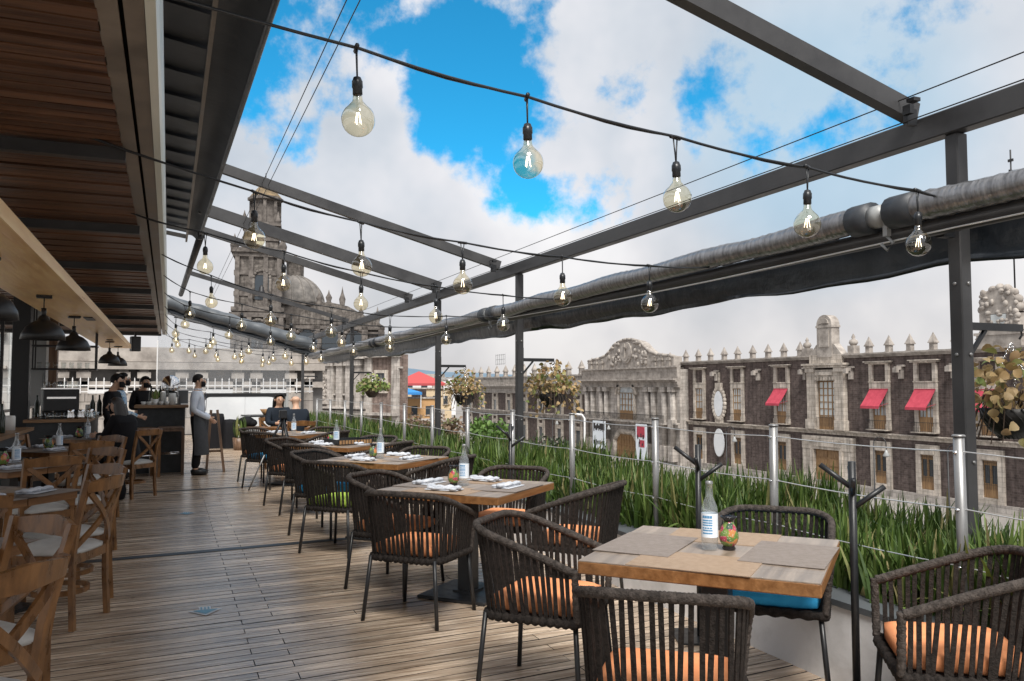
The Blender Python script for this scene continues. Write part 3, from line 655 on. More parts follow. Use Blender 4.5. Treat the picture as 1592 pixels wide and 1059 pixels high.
# ------------------------------------------------------------------ rope armchairs
def rrect(hw, yf, yb, rad, n, ex=0):
    """open U path from the left front (-hw, yf) round the back (yb) to the right front; returns n points"""
    segs = [(-hw, yf)]
    for k in range(9): a = math.pi + k / 8 * math.pi / 2; segs.append((-hw + rad + rad * math.cos(a), yb + rad + rad * math.sin(a)))
    for k in range(9): a = -math.pi / 2 + k / 8 * math.pi / 2; segs.append((hw - rad + rad * math.cos(a), yb + rad + rad * math.sin(a)))
    segs.append((hw, yf)); ln = [0]
    for p, q in zip(segs[:-1], segs[1:]): ln.append(ln[-1] + math.hypot(q[0] - p[0], q[1] - p[1]))
    out = []
    for i in range(n):
        t = ln[-1] * i / (n - 1); j = 0
        while j < len(ln) - 2 and ln[j + 1] < t: j += 1
        u = (t - ln[j]) / (ln[j + 1] - ln[j]); out.append((segs[j][0] + (segs[j + 1][0] - segs[j][0]) * u, segs[j][1] + (segs[j + 1][1] - segs[j][1]) * u))
    return out
def rail_z(x, y):
    t = (y + .30) / .52; t = max(0, min(1, t)); return .798 - .168 * (t ** 1.15) - .0 * t
def make_rope_chair():
    r = empty('rope_armchair', (0, 0, 0), 0, 'x', 'armchair', 'dark rope armchairs along the railing')
    rnd = random.Random(4)
    top = rrect(.275, .235, -.295, .15, 220); bot = rrect(.245, .235, -.225, .09, 220)
    pts = [(x, y, rail_z(x, y)) for x, y in top]; rad = [.0185 + .0010 * math.sin(i * 2.9) + rnd.uniform(-.0009, .0009) for i in range(220)]
    b = MB(); b.tube(pts, rad, 9)
    # front uprights wrapped in rope
    for s in (0, -1):
        x, y = top[s]; xb, yb = bot[s]
        up = [(xb + (x - xb) * t, y + .004, .40 + (rail_z(x, y) - .395) * t) for t in [k / 24 for k in range(25)]]
        b.tube(up, [.0165 + .0016 * math.sin(k * 2.2) for k in range(25)], 8)
    b.build('top_rail', 'rope_rail', r)
    b = MB(); ns = 46
    for i in range(ns):
        t = (i + .9) / (ns + .8); k = int(t * 219); x, y = top[k]; t2 = min(.999, max(0.001, t + rnd.uniform(-.007, .007))); xb, yb = bot[int(t2 * 219)]
        dxy = Vector((top[min(219, k + 1)][0] - top[max(0, k - 1)][0], top[min(219, k + 1)][1] - top[max(0, k - 1)][1], 0)).normalized()
        zt = rail_z(x, y)
        b.sweep([(xb, yb, .395), ((x + xb) / 2 * .995, (y + yb) / 2 * .995, (zt + .395) / 2), (x, y, zt)], .0174, .007, up=dxy)
    b.build('rope_weave', 'rope', r)
    b = MB(); fb = bot + [(bot[-1][0], .235)]
    loop = [(x, y, .392) for x, y in bot] + [(.245 - .49 * k / 40, .238, .392) for k in range(1, 40)]
    b.tube(loop, [.021 + .004 * math.sin(i * 1.05) for i in range(len(loop))], 8, closed=True, cap=False); b.build('seat_frame', 'rope', r)
    b = MB(); b.box((0, 0, .40), (.46, .43, .016)); b.build('seat_base', 'black_metal', r)
    for sx in (-1, 1):
        for sy, yy in ((1, .225), (-1, -.215)):
            b = MB(); b.tube([(sx * .225, yy, .40), (sx * .262, yy * 1.14, 0)], .0125, 8); b.build('leg', 'black_metal', r)
    # cushion with pillowed faces
    b = MB(); n = 12; vs = []; fs = []
    for side in (1, -1):
        for i in range(n + 1):
            for j in range(n + 1):
                u, v = i / n * 2 - 1, j / n * 2 - 1; e = max(0, 1 - abs(u) ** 6) * max(0, 1 - abs(v) ** 6)
                cut = 1 - .05 * (abs(u) * abs(v)) ** 4
                vs.append((u * .222 * cut, .01 + v * .215 * cut, .445 + side * (.024 + .022 * e ** .6)))
    o2 = (n + 1) ** 2
    for i in range(n):
        for j in range(n):
            a = i * (n + 1) + j; fs.append((a, a + n + 1, a + n + 2, a + 1)); fs.append((o2 + a, o2 + a + 1, o2 + a + n + 2, o2 + a + n + 1))
    ring = [i * (n + 1) for i in range(n + 1)] + [n * (n + 1) + j for j in range(1, n + 1)] + [i * (n + 1) + n for i in range(n - 1, -1, -1)] + [j for j in range(n - 1, 0, -1)]
    for a, c in zip(ring, ring[1:] + ring[:1]): fs.append((a, c, o2 + c, o2 + a))
    b.add(vs, fs, True); b.build('seat_cushion', 'cush_orange', r)
    return r
rope = make_rope_chair()
TABLES = [(2.19, 2.97), (1.97, 5.53), (1.95, 7.93), (1.95, 10.1), (1.72, 12.7)]
TN = ['the nearest railing table', 'the second railing table', 'the third railing table', 'the fourth railing table', 'the farthest railing table']
TROT = R(42)
e1 = Vector((math.cos(TROT), math.sin(TROT), 0)); e2 = Vector((-math.sin(TROT), math.cos(TROT), 0))
CH = [  # table, side, colour, centre override
    (0, 'A', 'orange', (1.60, 2.46), (.62, .78)), (0, 'B', 'orange', (1.70, 3.66), (.70, -.71)), (0, 'C', 'blue', (2.80, 3.34), (-.70, -.71)), (0, 'D', 'orange', (2.82, 2.33), (-.80, .60)),
    (1, 'A', 'orange', (1.50, 5.13), (.72, .69)), (1, 'B', 'orange', (1.56, 5.98), (.66, -.75)), (1, 'C', 'orange', None, (-.7, -.7)), (1, 'D', 'orange', (2.56, 5.02), (-.68, .73)),
    (2, 'A', 'green', (1.44, 7.39), (.74, .67)), (2, 'B', 'blue', (1.47, 8.33), (.68, -.73)), (2, 'C', 'dark', None, (-.7, -.7)), (2, 'D', 'orange', None, (-.68, .73)),
    (3, 'A', 'dark', (1.54, 9.62), (.74, .67)), (3, 'B', 'orange', (1.46, 10.52), (.68, -.73)), (3, 'C', 'blue', None, (-.7, -.7)), (3, 'D', 'dark', None, (-.68, .73)),
    (4, 'A', 'blue', (1.36, 12.42), (.76, .65)), (4, 'B', 'orange', (1.36, 13.27), (.68, -.73)), (4, 'C', 'dark', None, (-.7, -.7)), (4, 'D', 'dark', None, (-.68, .73))]
SIDE = {'A': 'near aisle side, back turned', 'B': 'far aisle side', 'C': 'far side by the railing', 'D': 'near side by the railing'}
CUSH = {}
for cn in ('orange', 'blue', 'green', 'dark'):
    me = [c for c in rope.children if c.name.startswith('seat_cushion')][0].data.copy(); me.materials[0] = MATS['cush_' + cn]; CUSH[cn] = me
OFF = {'A': -e1, 'B': e2, 'C': e1, 'D': -e2}
for i, (t, s, cc, pos, f) in enumerate(CH):
    o = rope if i == 0 else copy_tree(rope)
    if pos is None:
        v = Vector((*TABLES[t], 0)) + OFF[s] * .62; pos = (v.x, v.y)
    lab = 'rope armchair, %s cushion, at %s, %s' % (cc if cc != 'dark' else 'dark', TN[t], SIDE[s])
    place(o, (pos[0], pos[1], 0), face(*f), lab)
    for c in o.children:
        if c.name.startswith('seat_cushion'): c.data = CUSH[cc]; c['label'] = ('%s seat cushion' % cc) if cc != 'dark' else 'dark grey seat cushion'

# ------------------------------------------------------------------ railing tables and what stands on them
def make_table():
    r = empty('dining_table', (0, 0, 0), 0, 'x', 'table', 'square wooden tables along the railing')
    b = MB(); b.box((0, 0, .722), (.925, .925, .05), 0, .004)
    b.build('table_edge', 'table_edge', r)
    b = MB()
    for i in range(6): b.box((-.385 + .154 * i, 0, .7485), (.1525, .921, .004))
    b.build('table_top', 'table_top', r)
    b = MB(); b.box((0, 0, .36), (.11, .11, .67), 0, .004); b.box((0, 0, .688), (.42, .42, .016)); b.build('column', 'black_metal', r)
    b = MB(); b.box((0, 0, .012), (.52, .52, .024), 0, .005); b.box((0, 0, .03), (.16, .16, .014)); b.build('base_plate', 'black_metal', r)
    return r
tab = make_table()
TL = ['nearest the camera, with placemats, bottle and painted vase', 'set with napkins, second from the camera', 'set with napkins, third from the camera', 'with a dark tray, fourth from the camera', 'farthest along the railing, behind the tripod']
for i, (x, y) in enumerate(TABLES):
    place(tab if i == 0 else copy_tree(tab), (x, y, 0), TROT, 'square wooden table ' + TL[i])
def on_table(t, u, v, z=.7508):
    p = Vector((*TABLES[t], 0)) + e1 * u + e2 * v; return (p.x, p.y, z)
def make_mat(m):
    b = MB(); b.box((0, 0, .0012), (.48, .33, .0024)); o = b.build('placemat', m); tag(o, 'x', 'placemat', 'placemats on the railing tables'); return o
mt = make_mat('placemat_tan'); mg = make_mat('placemat_grey'); first = {id(mt): True, id(mg): True}
MS = [('near aisle side', -.30, .02, 90, mt), ('far aisle side', -.02, .30, 0, mg), ('far railing side', .30, .03, 90, mt), ('near railing side', .02, -.30, 0, mg)]
for t in range(5):
    for k, (nm, u, v, a, src) in enumerate(MS):
        o = src if first.pop(id(src), None) else copy_tree(src)
        p = on_table(t, u, v, .7508 + .0027 * (k % 2))
        place(o, p, TROT + R(a) + R(random.uniform(-3, 3)), '%s placemat at the %s of %s' % ('tan' if src is mt else 'grey brown', nm, TN[t]))

def make_bottle():
    r = empty('water_bottle', (0, 0, 0), 0, 'x', 'bottle', 'clear water bottles on the tables')
    b = MB(); b.lathe([(.001, .004), (.031, .004), (.035, .010), (.035, .165), (.032, .185), (.022, .21), (.016, .225), (.0145, .275), (.016, .277), (.016, .285), (.013, .287)], n=20); b.build('glass', 'bottle_glass', r)
    b = MB(); b.lathe([(.0150, .279), (.0158, .280), (.0155, .289), (.012, .291), (.001, .291)], n=16); b.build('cap', 'steel', r)
    b = MB(); b.lathe([(.0357, .055), (.0357, .155)], n=24); b.v; b.f = [f for f in b.f if len(f) == 4]; b.mi = b.mi[:len(b.f)]; b.sm = b.sm[:len(b.f)]
    lo = b.build('paper_label', 'label_white', r)
    rnd = random.Random(1)
    for cen in (0.4, 3.5):
      b = MB()
      for q, (z0, z1) in enumerate(((.136, .147), (.124, .130), (.114, .120), (.104, .110), (.092, .098), (.082, .088), (.070, .076))):
        if True:
            for k in range(4):
                a0 = cen - .62 + k * .31; a1 = a0 + (.31 if q else .28) * (1 if q != 4 else .8)
                rr = .0361; b.add([(rr * math.cos(a0), rr * math.sin(a0), z0), (rr * math.cos(a1), rr * math.sin(a1), z0), (rr * math.cos(a1), rr * math.sin(a1), z1), (rr * math.cos(a0), rr * math.sin(a0), z1)], [(0, 1, 2, 3)])
      b.build('label_print', 'label_blue', lo)
    return r
def make_vase():
    r = empty('painted_vase', (0, 0, 0), 0, 'x', 'vase', 'small painted vases on the tables')
    b = MB(); b.lathe([(.025, .016), (.036, .030), (.042, .050), (.040, .070), (.031, .095), (.023, .110), (.021, .120)], n=24); b.build('body', 'vase_paint', r)
    b = MB(); b.lathe([(.026, .0), (.029, .004), (.024, .016), (.026, .019)], n=24); b.build('foot', 'ceramic_black', r)
    b = MB(); b.lathe([(.0215, .118), (.025, .126), (.035, .136), (.034, .140), (.024, .131), (.019, .116)], n=24); b.build('rim', 'ceramic_black', r)
    return r
bot_ = make_bottle(); vas_ = make_vase()
BOT = [(0, -.03, .05, 'tall clear water bottle with blue-printed label beside the painted vase on %s'), (1, -.03, .02, 'clear labelled water bottle in the middle of %s'), (2, -.03, .02, 'clear labelled water bottle in the middle of %s'), (3, -.05, .03, 'clear labelled water bottle in front of the dark tray on %s'), (4, -.02, -.05, 'clear labelled water bottle by the tripod on %s')]
BP = []
for i, (t, u, v, lab) in enumerate(BOT):
    p = (2.155, 2.97, .7535) if t == 0 else on_table(t, u, v, .7535)
    place(bot_ if i == 0 else copy_tree(bot_), p, .3 + .2 * i, lab % TN[t]); BP.append(p)
for i, t in enumerate((0, 1, 2, 3)):
    p = (2.235, 2.945, .7535) if t == 0 else (BP[t][0] - .06, BP[t][1] + .05, .7535)
    place(vas_ if i == 0 else copy_tree(vas_), p, 1.3 * i, 'small round vase painted with flowers beside the bottle on ' + TN[t])
def make_setting():
    r = empty('rolled_napkin', (0, 0, 0), 0, 'x', 'napkin', 'folded napkins with cutlery on the tables')
    rnd = random.Random(6); b = MB()
    b.box((0, 0, .004), (.24, .13, .006), 0, .003)
    n = 14; pts = [(-.13 + .26 * k / n, .01 * math.sin(k * .9), .018 + .004 * math.sin(k * 1.7)) for k in range(n + 1)]
    b.tube(pts, [.012 + .007 * abs(math.sin(k * .8 + .4)) for k in range(n + 1)], 8, ell=(1.6, .8))
    pts = [(-.12 + .22 * k / n, .045 + .012 * math.sin(k * .7 + 1), .014) for k in range(n + 1)]
    b.tube(pts, [.008 + .006 * abs(math.sin(k * 1.1)) for k in range(n + 1)], 8, ell=(1.8, .8)); b.build('cloth', 'cloth', r)
    b = MB()
    for q, yy in ((0, -.042), (1, -.028)): b.sweep([(-.09, yy, .010), (.06, yy, .011), (.07, yy, .012), (.10, yy, .012)], [.007, .006, .014, .010], .002, up=(0, 1, 0))
    b.build('cutlery', 'chrome', r)
    return r
setg = make_setting(); firstset = True
SN = ['at the near aisle side', 'at the far aisle side', 'at the far railing side', 'at the near railing side']
for t in (1, 2, 3, 4):
    for k, (nm, u, v, a, src) in enumerate(MS):
        if t == 4 and k in (0, 2): continue
        o = setg if firstset else copy_tree(setg); firstset = False
        place(o, on_table(t, u * 1.02, v * 1.02, .756), TROT + R(a + 8 * math.sin(t * 3 + k)), 'white folded napkin with cutlery %s of %s' % (SN[k], TN[t]))
# dark trays / condiment box on the fourth table
def tray(b):
    b.box((0, 0, .01), (.46, .36, .02), 0, .004)
    for sx, sy, w, d in ((0, .175, .46, .012), (0, -.175, .46, .012), (.225, 0, .012, .34), (-.225, 0, .012, .34)): b.box((sx, sy, .04), (w, d, .05))
    b.cur = 1
    for k in range(11): b.box((-.2 + k * .04, -.1815, .035), (.028, .006, .045))
    b.cur = 0
simple('slatted_tray', ['black_metal', 'wicker'], 'dark tray with pale wood slatted front on the fourth railing table', 'tray', tray, (2.02, 10.0, .757), .3)

# ------------------------------------------------------------------ coat racks by the planter
def make_rack():
    r = empty('coat_rack', (0, 0, 0), 0, 'x', 'coat rack', 'black coat racks along the planter')
    b = MB(); b.tube([(0, 0, 0), (0, 0, 1.11)], .017, 10); b.build('pole', 'black_metal', r)
    b = MB(); b.box((0, 0, .006), (.3, .3, .012)); b.build('base', 'black_metal', r)
    for a, z, L in ((2.75, .99, .17), (-.25, .90, .17), (1.3, 1.02, .1), (-1.9, .96, .13)):
        d = Vector((math.cos(a), math.sin(a), .75)); d.normalize(); p = Vector((0, 0, z)); b = MB(); b.tube([p, p + d * L], .012, 8); b.build('peg', 'black_metal', r)
    return r
rk = make_rack()
for i, (x, y, z, lab) in enumerate(((2.87, 2.88, 1.07, 'black branching coat rack nearest the camera, beside the right-hand armchair'), (2.87, 4.06, 1.06, 'black branching coat rack behind the water bottle of the nearest table'), (2.87, 6.93, 1.05, 'black branching coat rack farther along the planter, behind the second table'))):
    place(rk if i == 0 else copy_tree(rk), (x, y, 0), -.4, lab)
def wl(b):
    b.box((0, 0, 0), (.03, .12, .16), 0, .01); b.cur = 1; b.box((-.017, 0, 0), (.006, .09, .12)); b.cur = 0; b.box((-.01, -.08, -.03), (.03, .04, .05), 0, .008)
simple('wall_light', ['white_paint', 'pane_dark'], 'small white framed floodlight fixed low on the planter wall under the right armchair', 'wall light', wl, (3.02, 2.72, .2))

# ------------------------------------------------------------------ hanging baskets
def make_basket(seed, leafm, bowl, nl, spread, droop, name_label, loc, leaf=.055, chain=.42):
    r = empty('hanging_basket', loc, 0, name_label, 'hanging basket', 'hanging flower baskets on the outer posts'); rnd = random.Random(seed)
    b = MB(); b.lathe([(.001, -.17), (.07, -.165), (.12, -.12), (.155, -.05), (.165, 0), (.16, 0), (.14, -.05), (.11, -.11), (.06, -.15), (.001, -.155)], n=20)
    for k in range(22):
        a = k * .2856; b.tube([((.166 - .095 * t * t) * math.cos(a + t * .9), (.166 - .095 * t * t) * math.sin(a + t * .9), -.165 * t) for t in (0, .33, .66, 1)], .004, 4, cap=False)
    b.build('bowl', bowl, r)
    b = MB(); b.lathe([(.001, -.02), (.15, -.02)], n=16); b.build('soil', 'soil', r)
    for k in range(3):
        a = k * 2.094 + .5; b = MB(); p0 = Vector((.16 * math.cos(a), .16 * math.sin(a), 0)); p1 = Vector((0, 0, chain)); n = 20
        for q in range(n):
            c = p0.lerp(p1, (q + .5) / n); d = (p1 - p0).normalized(); s = d.orthogonal().normalized()
            if q % 2: s = d.cross(s)
            hl = (p1 - p0).length / n * .62
            b.tube([c - d * hl, c + s * .008, c + d * hl, c - s * .008], .0024, 5, closed=True, cap=False)
        b.build('chain', 'chrome', r)
    b = MB()
    for k in range(nl):
        a = rnd.uniform(0, 6.283); el_ = rnd.random(); rr = spread * (.15 + .85 * rnd.random() ** .8)
        z = .02 + (.30 * (1 - rr / spread) + .10) * rnd.random() * 1.2 - (droop * rnd.random() if rr > spread * .72 and rnd.random() < .45 else 0)
        p = Vector((rr * math.cos(a), rr * math.sin(a), z)); d = Vector((math.cos(a) * .5 + rnd.gauss(0, .5), math.sin(a) * .5 + rnd.gauss(0, .5), rnd.gauss(-.25, .5)))
        b.leaf(p, d, (rnd.gauss(0, 1), rnd.gauss(0, 1), 1), leaf * rnd.uniform(.7, 1.35), leaf * rnd.uniform(.65, .95))
    b.build('foliage', leafm, r, fixn=False)
    b = MB()
    for k in range(nl // 7):
        a = rnd.uniform(0, 6.283); rr = spread * rnd.uniform(.6, 1)
        b.tube([(0.03 * math.cos(a), .03 * math.sin(a), -.02), (rr * .6 * math.cos(a), rr * .6 * math.sin(a), .1), (rr * math.cos(a), rr * math.sin(a), -droop * rnd.random() * .8)], .003, 4)
    b.build('stem', 'bark', r)
make_basket(1, 'dry_leaves', 'basket_black', 230, .27, .24, 'black wire hanging basket of curled dry leaves on the nearest post', (4.30, 3.14, 1.33), .062, .36)
make_basket(2, 'dry_leaves', 'basket_black', 420, .34, .32, 'dark bowl basket of trailing dry yellow leaves on the second post', (4.36, 9.18, 1.36), .058, .38)
make_basket(3, 'dry_leaves', 'basket_black', 420, .34, .30, 'dark bowl basket of dry brown plants on the third post', (4.36, 12.45, 1.32), .055, .42)
make_basket(4, 'green_leaves', 'basket_brown', 300, .38, .06, 'brown bowl basket with green and yellow plant, on the fourth post', (4.40, 19.1, 1.36), .09, .42)

# ------------------------------------------------------------------ light strings
STR = [  # y, cord anchors (x, z), bulbs (x, bulb centre z)
    (3.0, [(-.6, 2.88), (3.95, 2.40)], [(.63, 2.44), (1.32, 2.35), (2.03, 2.27), (2.75, 2.21), (3.46, 2.165)]),
    (4.95, [(-.6, 2.86), (3.62, 2.32)], [(.44, 2.31), (1.07, 2.18), (1.72, 2.10), (2.43, 2.05), (3.11, 2.03)]),
    (7.0, [(-.3, 2.80), (3.4, 2.28)], [(.25, 2.41), (.86, 2.30), (1.51, 2.16), (2.18, 2.07), (2.83, 2.02)]),
    (9.0, [(-.12, 2.80), (3.6, 2.28)], [(.39, 2.32), (.98, 2.15), (1.62, 2.04), (2.27, 1.97), (2.93, 1.99)]),
    (10.7, [(-.1, 2.80), (3.6, 2.28)], [(.22, 2.33), (.82, 2.20), (1.42, 2.09), (2.06, 2.02), (2.70, 1.97)]),
    (12.7, [(-.1, 2.80), (3.6, 2.28)], [(.20, 2.34), (.80, 2.20), (1.39, 2.12), (2.02, 2.03), (2.63, 1.99)]),
    (14.8, [(-.1, 2.80), (3.6, 2.28)], [(.09, 2.33), (.68, 2.20), (1.26, 2.06), (1.87, 1.98), (2.49, 1.94)]),
    (16.6, [(-.1, 2.80), (3.6, 2.28)], [(.11, 2.32), (.71, 2.21), (1.28, 2.05), (1.87, 1.99), (2.50, 1.94)]),
    (18.8, [(-.1, 2.80), (3.6, 2.28)], [(.16, 2.33), (.72, 2.20), (1.31, 2.09), (1.90, 2.02), (2.51, 1.97)]),
    (20.5, [(-.1, 2.75), (3.6, 2.28)], [(.05, 2.28), (.42, 2.27), (1.02, 2.17), (1.59, 2.06), (2.21, 2.02)]),
    (22.5, [(-.1, 2.75), (3.6, 2.28)], [(.60, 2.23), (1.16, 2.14), (1.73, 2.09), (2.26, 2.01)])]
def make_bulb():
    r = empty('globe_bulb', (0, 0, 0), 0, 'x', 'light bulb', 'globe bulbs on the light strings')
    # origin at the globe centre; cord fixing at z = .27
    b = MB(); b.tube([(-.012, 0, .27), (-.004, 0, .2), (0, 0, .15)], .0035, 5); b.tube([(.012, 0, .27), (.004, 0, .2), (0, 0, .15)], .0035, 5)
    b.tube([(-.03, 0, .272), (.03, 0, .27)], .009, 6); b.build('hanger', 'socket', r)
    b = MB(); b.lathe([(.004, .165), (.014, .16), (.018, .148), (.020, .146), (.0205, .122), (.018, .118), (.0185, .096), (.016, .094)], n=14); b.build('socket', 'socket', r)
    b = MB(); prof = [(.0165, .096), (.018, .078), (.021, .068)]
    for k in range(4, 19): a = math.pi * k / 18; prof.append((.0625 * math.sin(a) if k < 18 else .0005, .0625 * math.cos(a)))
    b.lathe([(p, z) for p, z in prof], n=20); b.build('globe', 'amber_glass', r)
    b = MB()
    for k in range(4): a = k * 1.571 + .4; b.tube([(.005 * math.cos(a), .005 * math.sin(a), .028), (.013 * math.cos(a), .013 * math.sin(a), -.014)], .0013, 5)
    b.build('filament', 'filament', r)
    b = MB(); b.tube([(0, 0, .09), (0, 0, .03)], .006, 6); b.build('filament_stem', 'clear_glass', r)
    return r
bulb = make_bulb(); fb = True
for si, (y, anch, bl) in enumerate(STR):
    b = MB(); pts = []
    node = [(anch[0][0], anch[0][1])] + [(x, z + .272) for x, z in bl] + [(anch[1][0], anch[1][1])]
    for (x0, z0), (x1, z1) in zip(node[:-1], node[1:]):
        for k in range(6): t = k / 6; pts.append((x0 + (x1 - x0) * t, y, z0 + (z1 - z0) * t - .012 * 4 * t * (1 - t)))
    pts.append((node[-1][0], y, node[-1][1])); b.tube(pts, .0062 if si < 3 else .005, 6)
    b.tube([(p[0], p[1] + .008, p[2] - .006 * math.sin(i * .9)) for i, p in enumerate(pts)], .0035, 5)
    tag(b.build('light_string_cord', 'socket'), 'black cord of the %s light string from the camera, crossing over the tables' % ORD[si], 'cord', 'cords of the light strings')
    for k, (x, z) in enumerate(bl):
        o = bulb if fb else copy_tree(bulb); fb = False
        place(o, (x, y, z), random.uniform(0, 1.5), 'amber glass globe bulb, %s from the left on the %s light string from the camera' % (ORD[k], ORD[si]))
        o.rotation_euler.x = random.uniform(-.04, .04)

# ------------------------------------------------------------------ cross-back wooden chairs and indoor tables
def make_wood_chair():
    r = empty('crossback_chair', (0, 0, 0), 0, 'x', 'chair', 'cross-back wooden chairs on the bar side')
    for s in (-1, 1):
        b = MB(); P = [(s * .205, -.20, 0), (s * .20, -.185, .25), (s * .195, -.185, .45), (s * .20, -.215, .66), (s * .212, -.275, .885)]
        fine = []
        for p, q in zip(P[:-1], P[1:]):
            for k in range(4): fine.append(Vector(p).lerp(Vector(q), k / 4))
        fine.append(Vector(P[-1])); b.sweep(fine, .030, .033, up=(0, 1, 0)); b.build('back_post', 'chair_wood', r)
        b = MB(); b.sweep([(s * .185, .185, 0), (s * .192, .195, .43)], .034, .034, up=(0, 1, 0)); b.build('front_leg', 'chair_wood', r)
    b = MB(); n = 12; pts = []
    for k in range(n + 1): t = k / n * 2 - 1; pts.append((t * .222, -.272 - .055 * (1 - t * t), .845 + .012 * (1 - t * t)))
    b.sweep(pts, [.060 + .028 * (1 - abs(k / n * 2 - 1)) for k in range(n + 1)], .018, up=(0, -.15, 1)); b.build('top_rail', 'chair_wood', r)
    for s in (-1, 1):
        b = MB(); pts = []
        for k in range(11): t = k / 10; pts.append((s * (.195 - .39 * t), -.188 - .075 * t - .035 * math.sin(t * 3.14) - (.012 if s > 0 else 0), .48 + .335 * t))
        b.sweep(pts, .034, .014, up=(0, 1, 0)) if False else b.sweep(pts, .016, .036, up=(0, 1, 0)); b.build('cross_brace', 'chair_wood', r)
    b = MB()
    for p, q in (((-.19, .195), (.19, .195)), ((-.195, -.185), (.195, -.185)), ((-.193, -.185), (-.19, .195)), ((.193, -.185), (.19, .195))): b.sweep([(*p, .415), (*q, .415)], .06, .024)
    b.build('seat_apron', 'chair_wood', r)
    b = MB(); pts = [(.165 * math.cos(a), .165 * math.sin(a), .2) for a in [k * math.pi / 12 for k in range(24)]]
    b.sweep(pts + pts[:1], .03, .018); b.build('stretcher_ring', 'chair_wood', r)
    b = MB(); n = 10; vs = []; fs = []
    for side in (1, -1):
        for i in range(n + 1):
            for j in range(n + 1):
                u, v = i / n * 2 - 1, j / n * 2 - 1; k = (abs(u) ** 4 + abs(v) ** 4) ** .25; m = max(abs(u), abs(v)) or 1; sc = m / k if k > 1e-6 else 1
                e = max(0, 1 - max(abs(u), abs(v)) ** 4); vs.append((u * sc * .215, .01 + v * sc * .215, .455 + side * .006 + (.035 * e if side > 0 else -.008)))
    o2 = (n + 1) ** 2
    for i in range(n):
        for j in range(n): a = i * (n + 1) + j; fs.append((a, a + n + 1, a + n + 2, a + 1)); fs.append((o2 + a, o2 + a + 1, o2 + a + n + 2, o2 + a + n + 1))
    ring = [i * (n + 1) for i in range(n + 1)] + [n * (n + 1) + j for j in range(1, n + 1)] + [i * (n + 1) + n for i in range(n - 1, -1, -1)] + [j for j in range(n - 1, 0, -1)]
    for a, c in zip(ring, ring[1:] + ring[:1]): fs.append((a, c, o2 + c, o2 + a))
    b.add(vs, fs, True); b.build('seat_pad', 'seat_grey', r)
    return r
wch = make_wood_chair()
WC = [ # x, y, facing, label
    (-.66, 3.16, (-.82, .57), 'cross-back wooden chair nearest the camera, cut off by the lower left corner'),
    (-.70, 3.86, (-.8, -.6), 'cross-back wooden chair just beyond the nearest one, its curved back towards the aisle'),
    (-.60, 5.86, (-.92, .39), 'cross-back wooden chair at the nearest full table, its cross and grey pad towards the aisle'),
    (-.62, 6.42, (-.82, -.57), 'dark-sided cross-back wooden chair at the far corner of the nearest full table'),
    (-.98, 7.78, (-.52, .85), 'cross-back wooden chair with its broad back rail to the camera at the second table'),
    (-.70, 8.20, (-.72, -.70), 'cross-back wooden chair at the aisle corner of the second table, turned away'),
    (-.85, 9.72, (-.52, .85), 'cross-back wooden chair with its back to the camera at the third table'),
    (-.78, 10.26, (-.75, -.66), 'cross-back wooden chair at the aisle side of the third table'),
    (-.42, 12.0, (-.75, .66), 'light wooden cross-back chair on which the woman with long hair sits'),
    (-1.02, 5.28, (-.2, .98), 'cross-back wooden chair at the left edge whose back post shows before the nearest full table'),
    (-1.62, 8.75, (.8, -.6), 'cross-back wooden chair at the left edge behind the second table'),
    (-1.45, 10.95, (.8, -.6), 'cross-back wooden chair at the back of the third table'),
    (-1.15, 13.2, (.7, -.7), 'cross-back wooden chair at the back of the farthest indoor table')]
for i, (x, y, f, lab) in enumerate(WC): place(wch if i == 0 else copy_tree(wch), (x, y, 0), face(*f), lab)
LT = [(-1.14, 4.25, 'partly out of frame at lower left'), (-1.12, 6.24, 'with two napkins, nearest full one on the bar side'), (-1.27, 8.42, 'with a vase and bottle, second on the bar side'), (-1.22, 10.55, 'with a painted vase and bottle, third on the bar side'), (-.98, 12.75, 'farthest on the bar side, where the woman sits')]
LROT = R(53)
l1 = Vector((math.cos(LROT), math.sin(LROT), 0)); l2 = Vector((-math.sin(LROT), math.cos(LROT), 0))
def make_ltable():
    r = empty('indoor_table', (0, 0, 0), 0, 'x', 'table', 'wooden tables on the bar side')
    for s in (-1, 1):
        b = MB(); b.box((s * .207, 0, .722), (.408, .80, .05), 0, .003); b.build('tabletop_leaf', 'table_edge', r)
        b = MB(); b.box((s * .207, 0, .7485), (.404, .795, .004)); b.build('top_surface', 'table_top', r)
    b = MB(); b.box((0, 0, .36), (.09, .09, .67)); b.box((0, 0, .012), (.5, .5, .024)); b.box((0, 0, .688), (.5, .4, .016)); b.build('pedestal', 'black_metal', r)
    return r
lt = make_ltable()
for i, (x, y, lab) in enumerate(LT): place(lt if i == 0 else copy_tree(lt), (x, y, 0), LROT, 'wooden table %s' % lab)
LTN = ['the cropped lower-left table', 'the nearest full bar-side table', 'the second bar-side table', 'the third bar-side table', 'the table where the woman sits']
for t, (x, y, _) in enumerate(LT):
    for k, (u, v, a) in enumerate(((.2, -.27, 0), (-.2, -.27, 0), (.2, .27, 0), (-.2, .27, 0))):
        if t == 0 and k in (1, 3): continue
        p = Vector((x, y, 0)) + l1 * u + l2 * v
        nm = ['the right near corner', 'the left near corner', 'the right back corner', 'the left back corner'][k]
        o = copy_tree(mg); place(o, (p.x, p.y, .7508), LROT, 'brown placemat at %s of %s' % (nm, LTN[t]), 'placemats on the bar-side tables')
        o = copy_tree(setg); place(o, (p.x, p.y, .757), LROT + R(a + 12 * math.sin(t * 2.1 + k)), 'white napkin with cutlery at %s of %s' % (nm, LTN[t]), 'napkins on the bar-side tables')
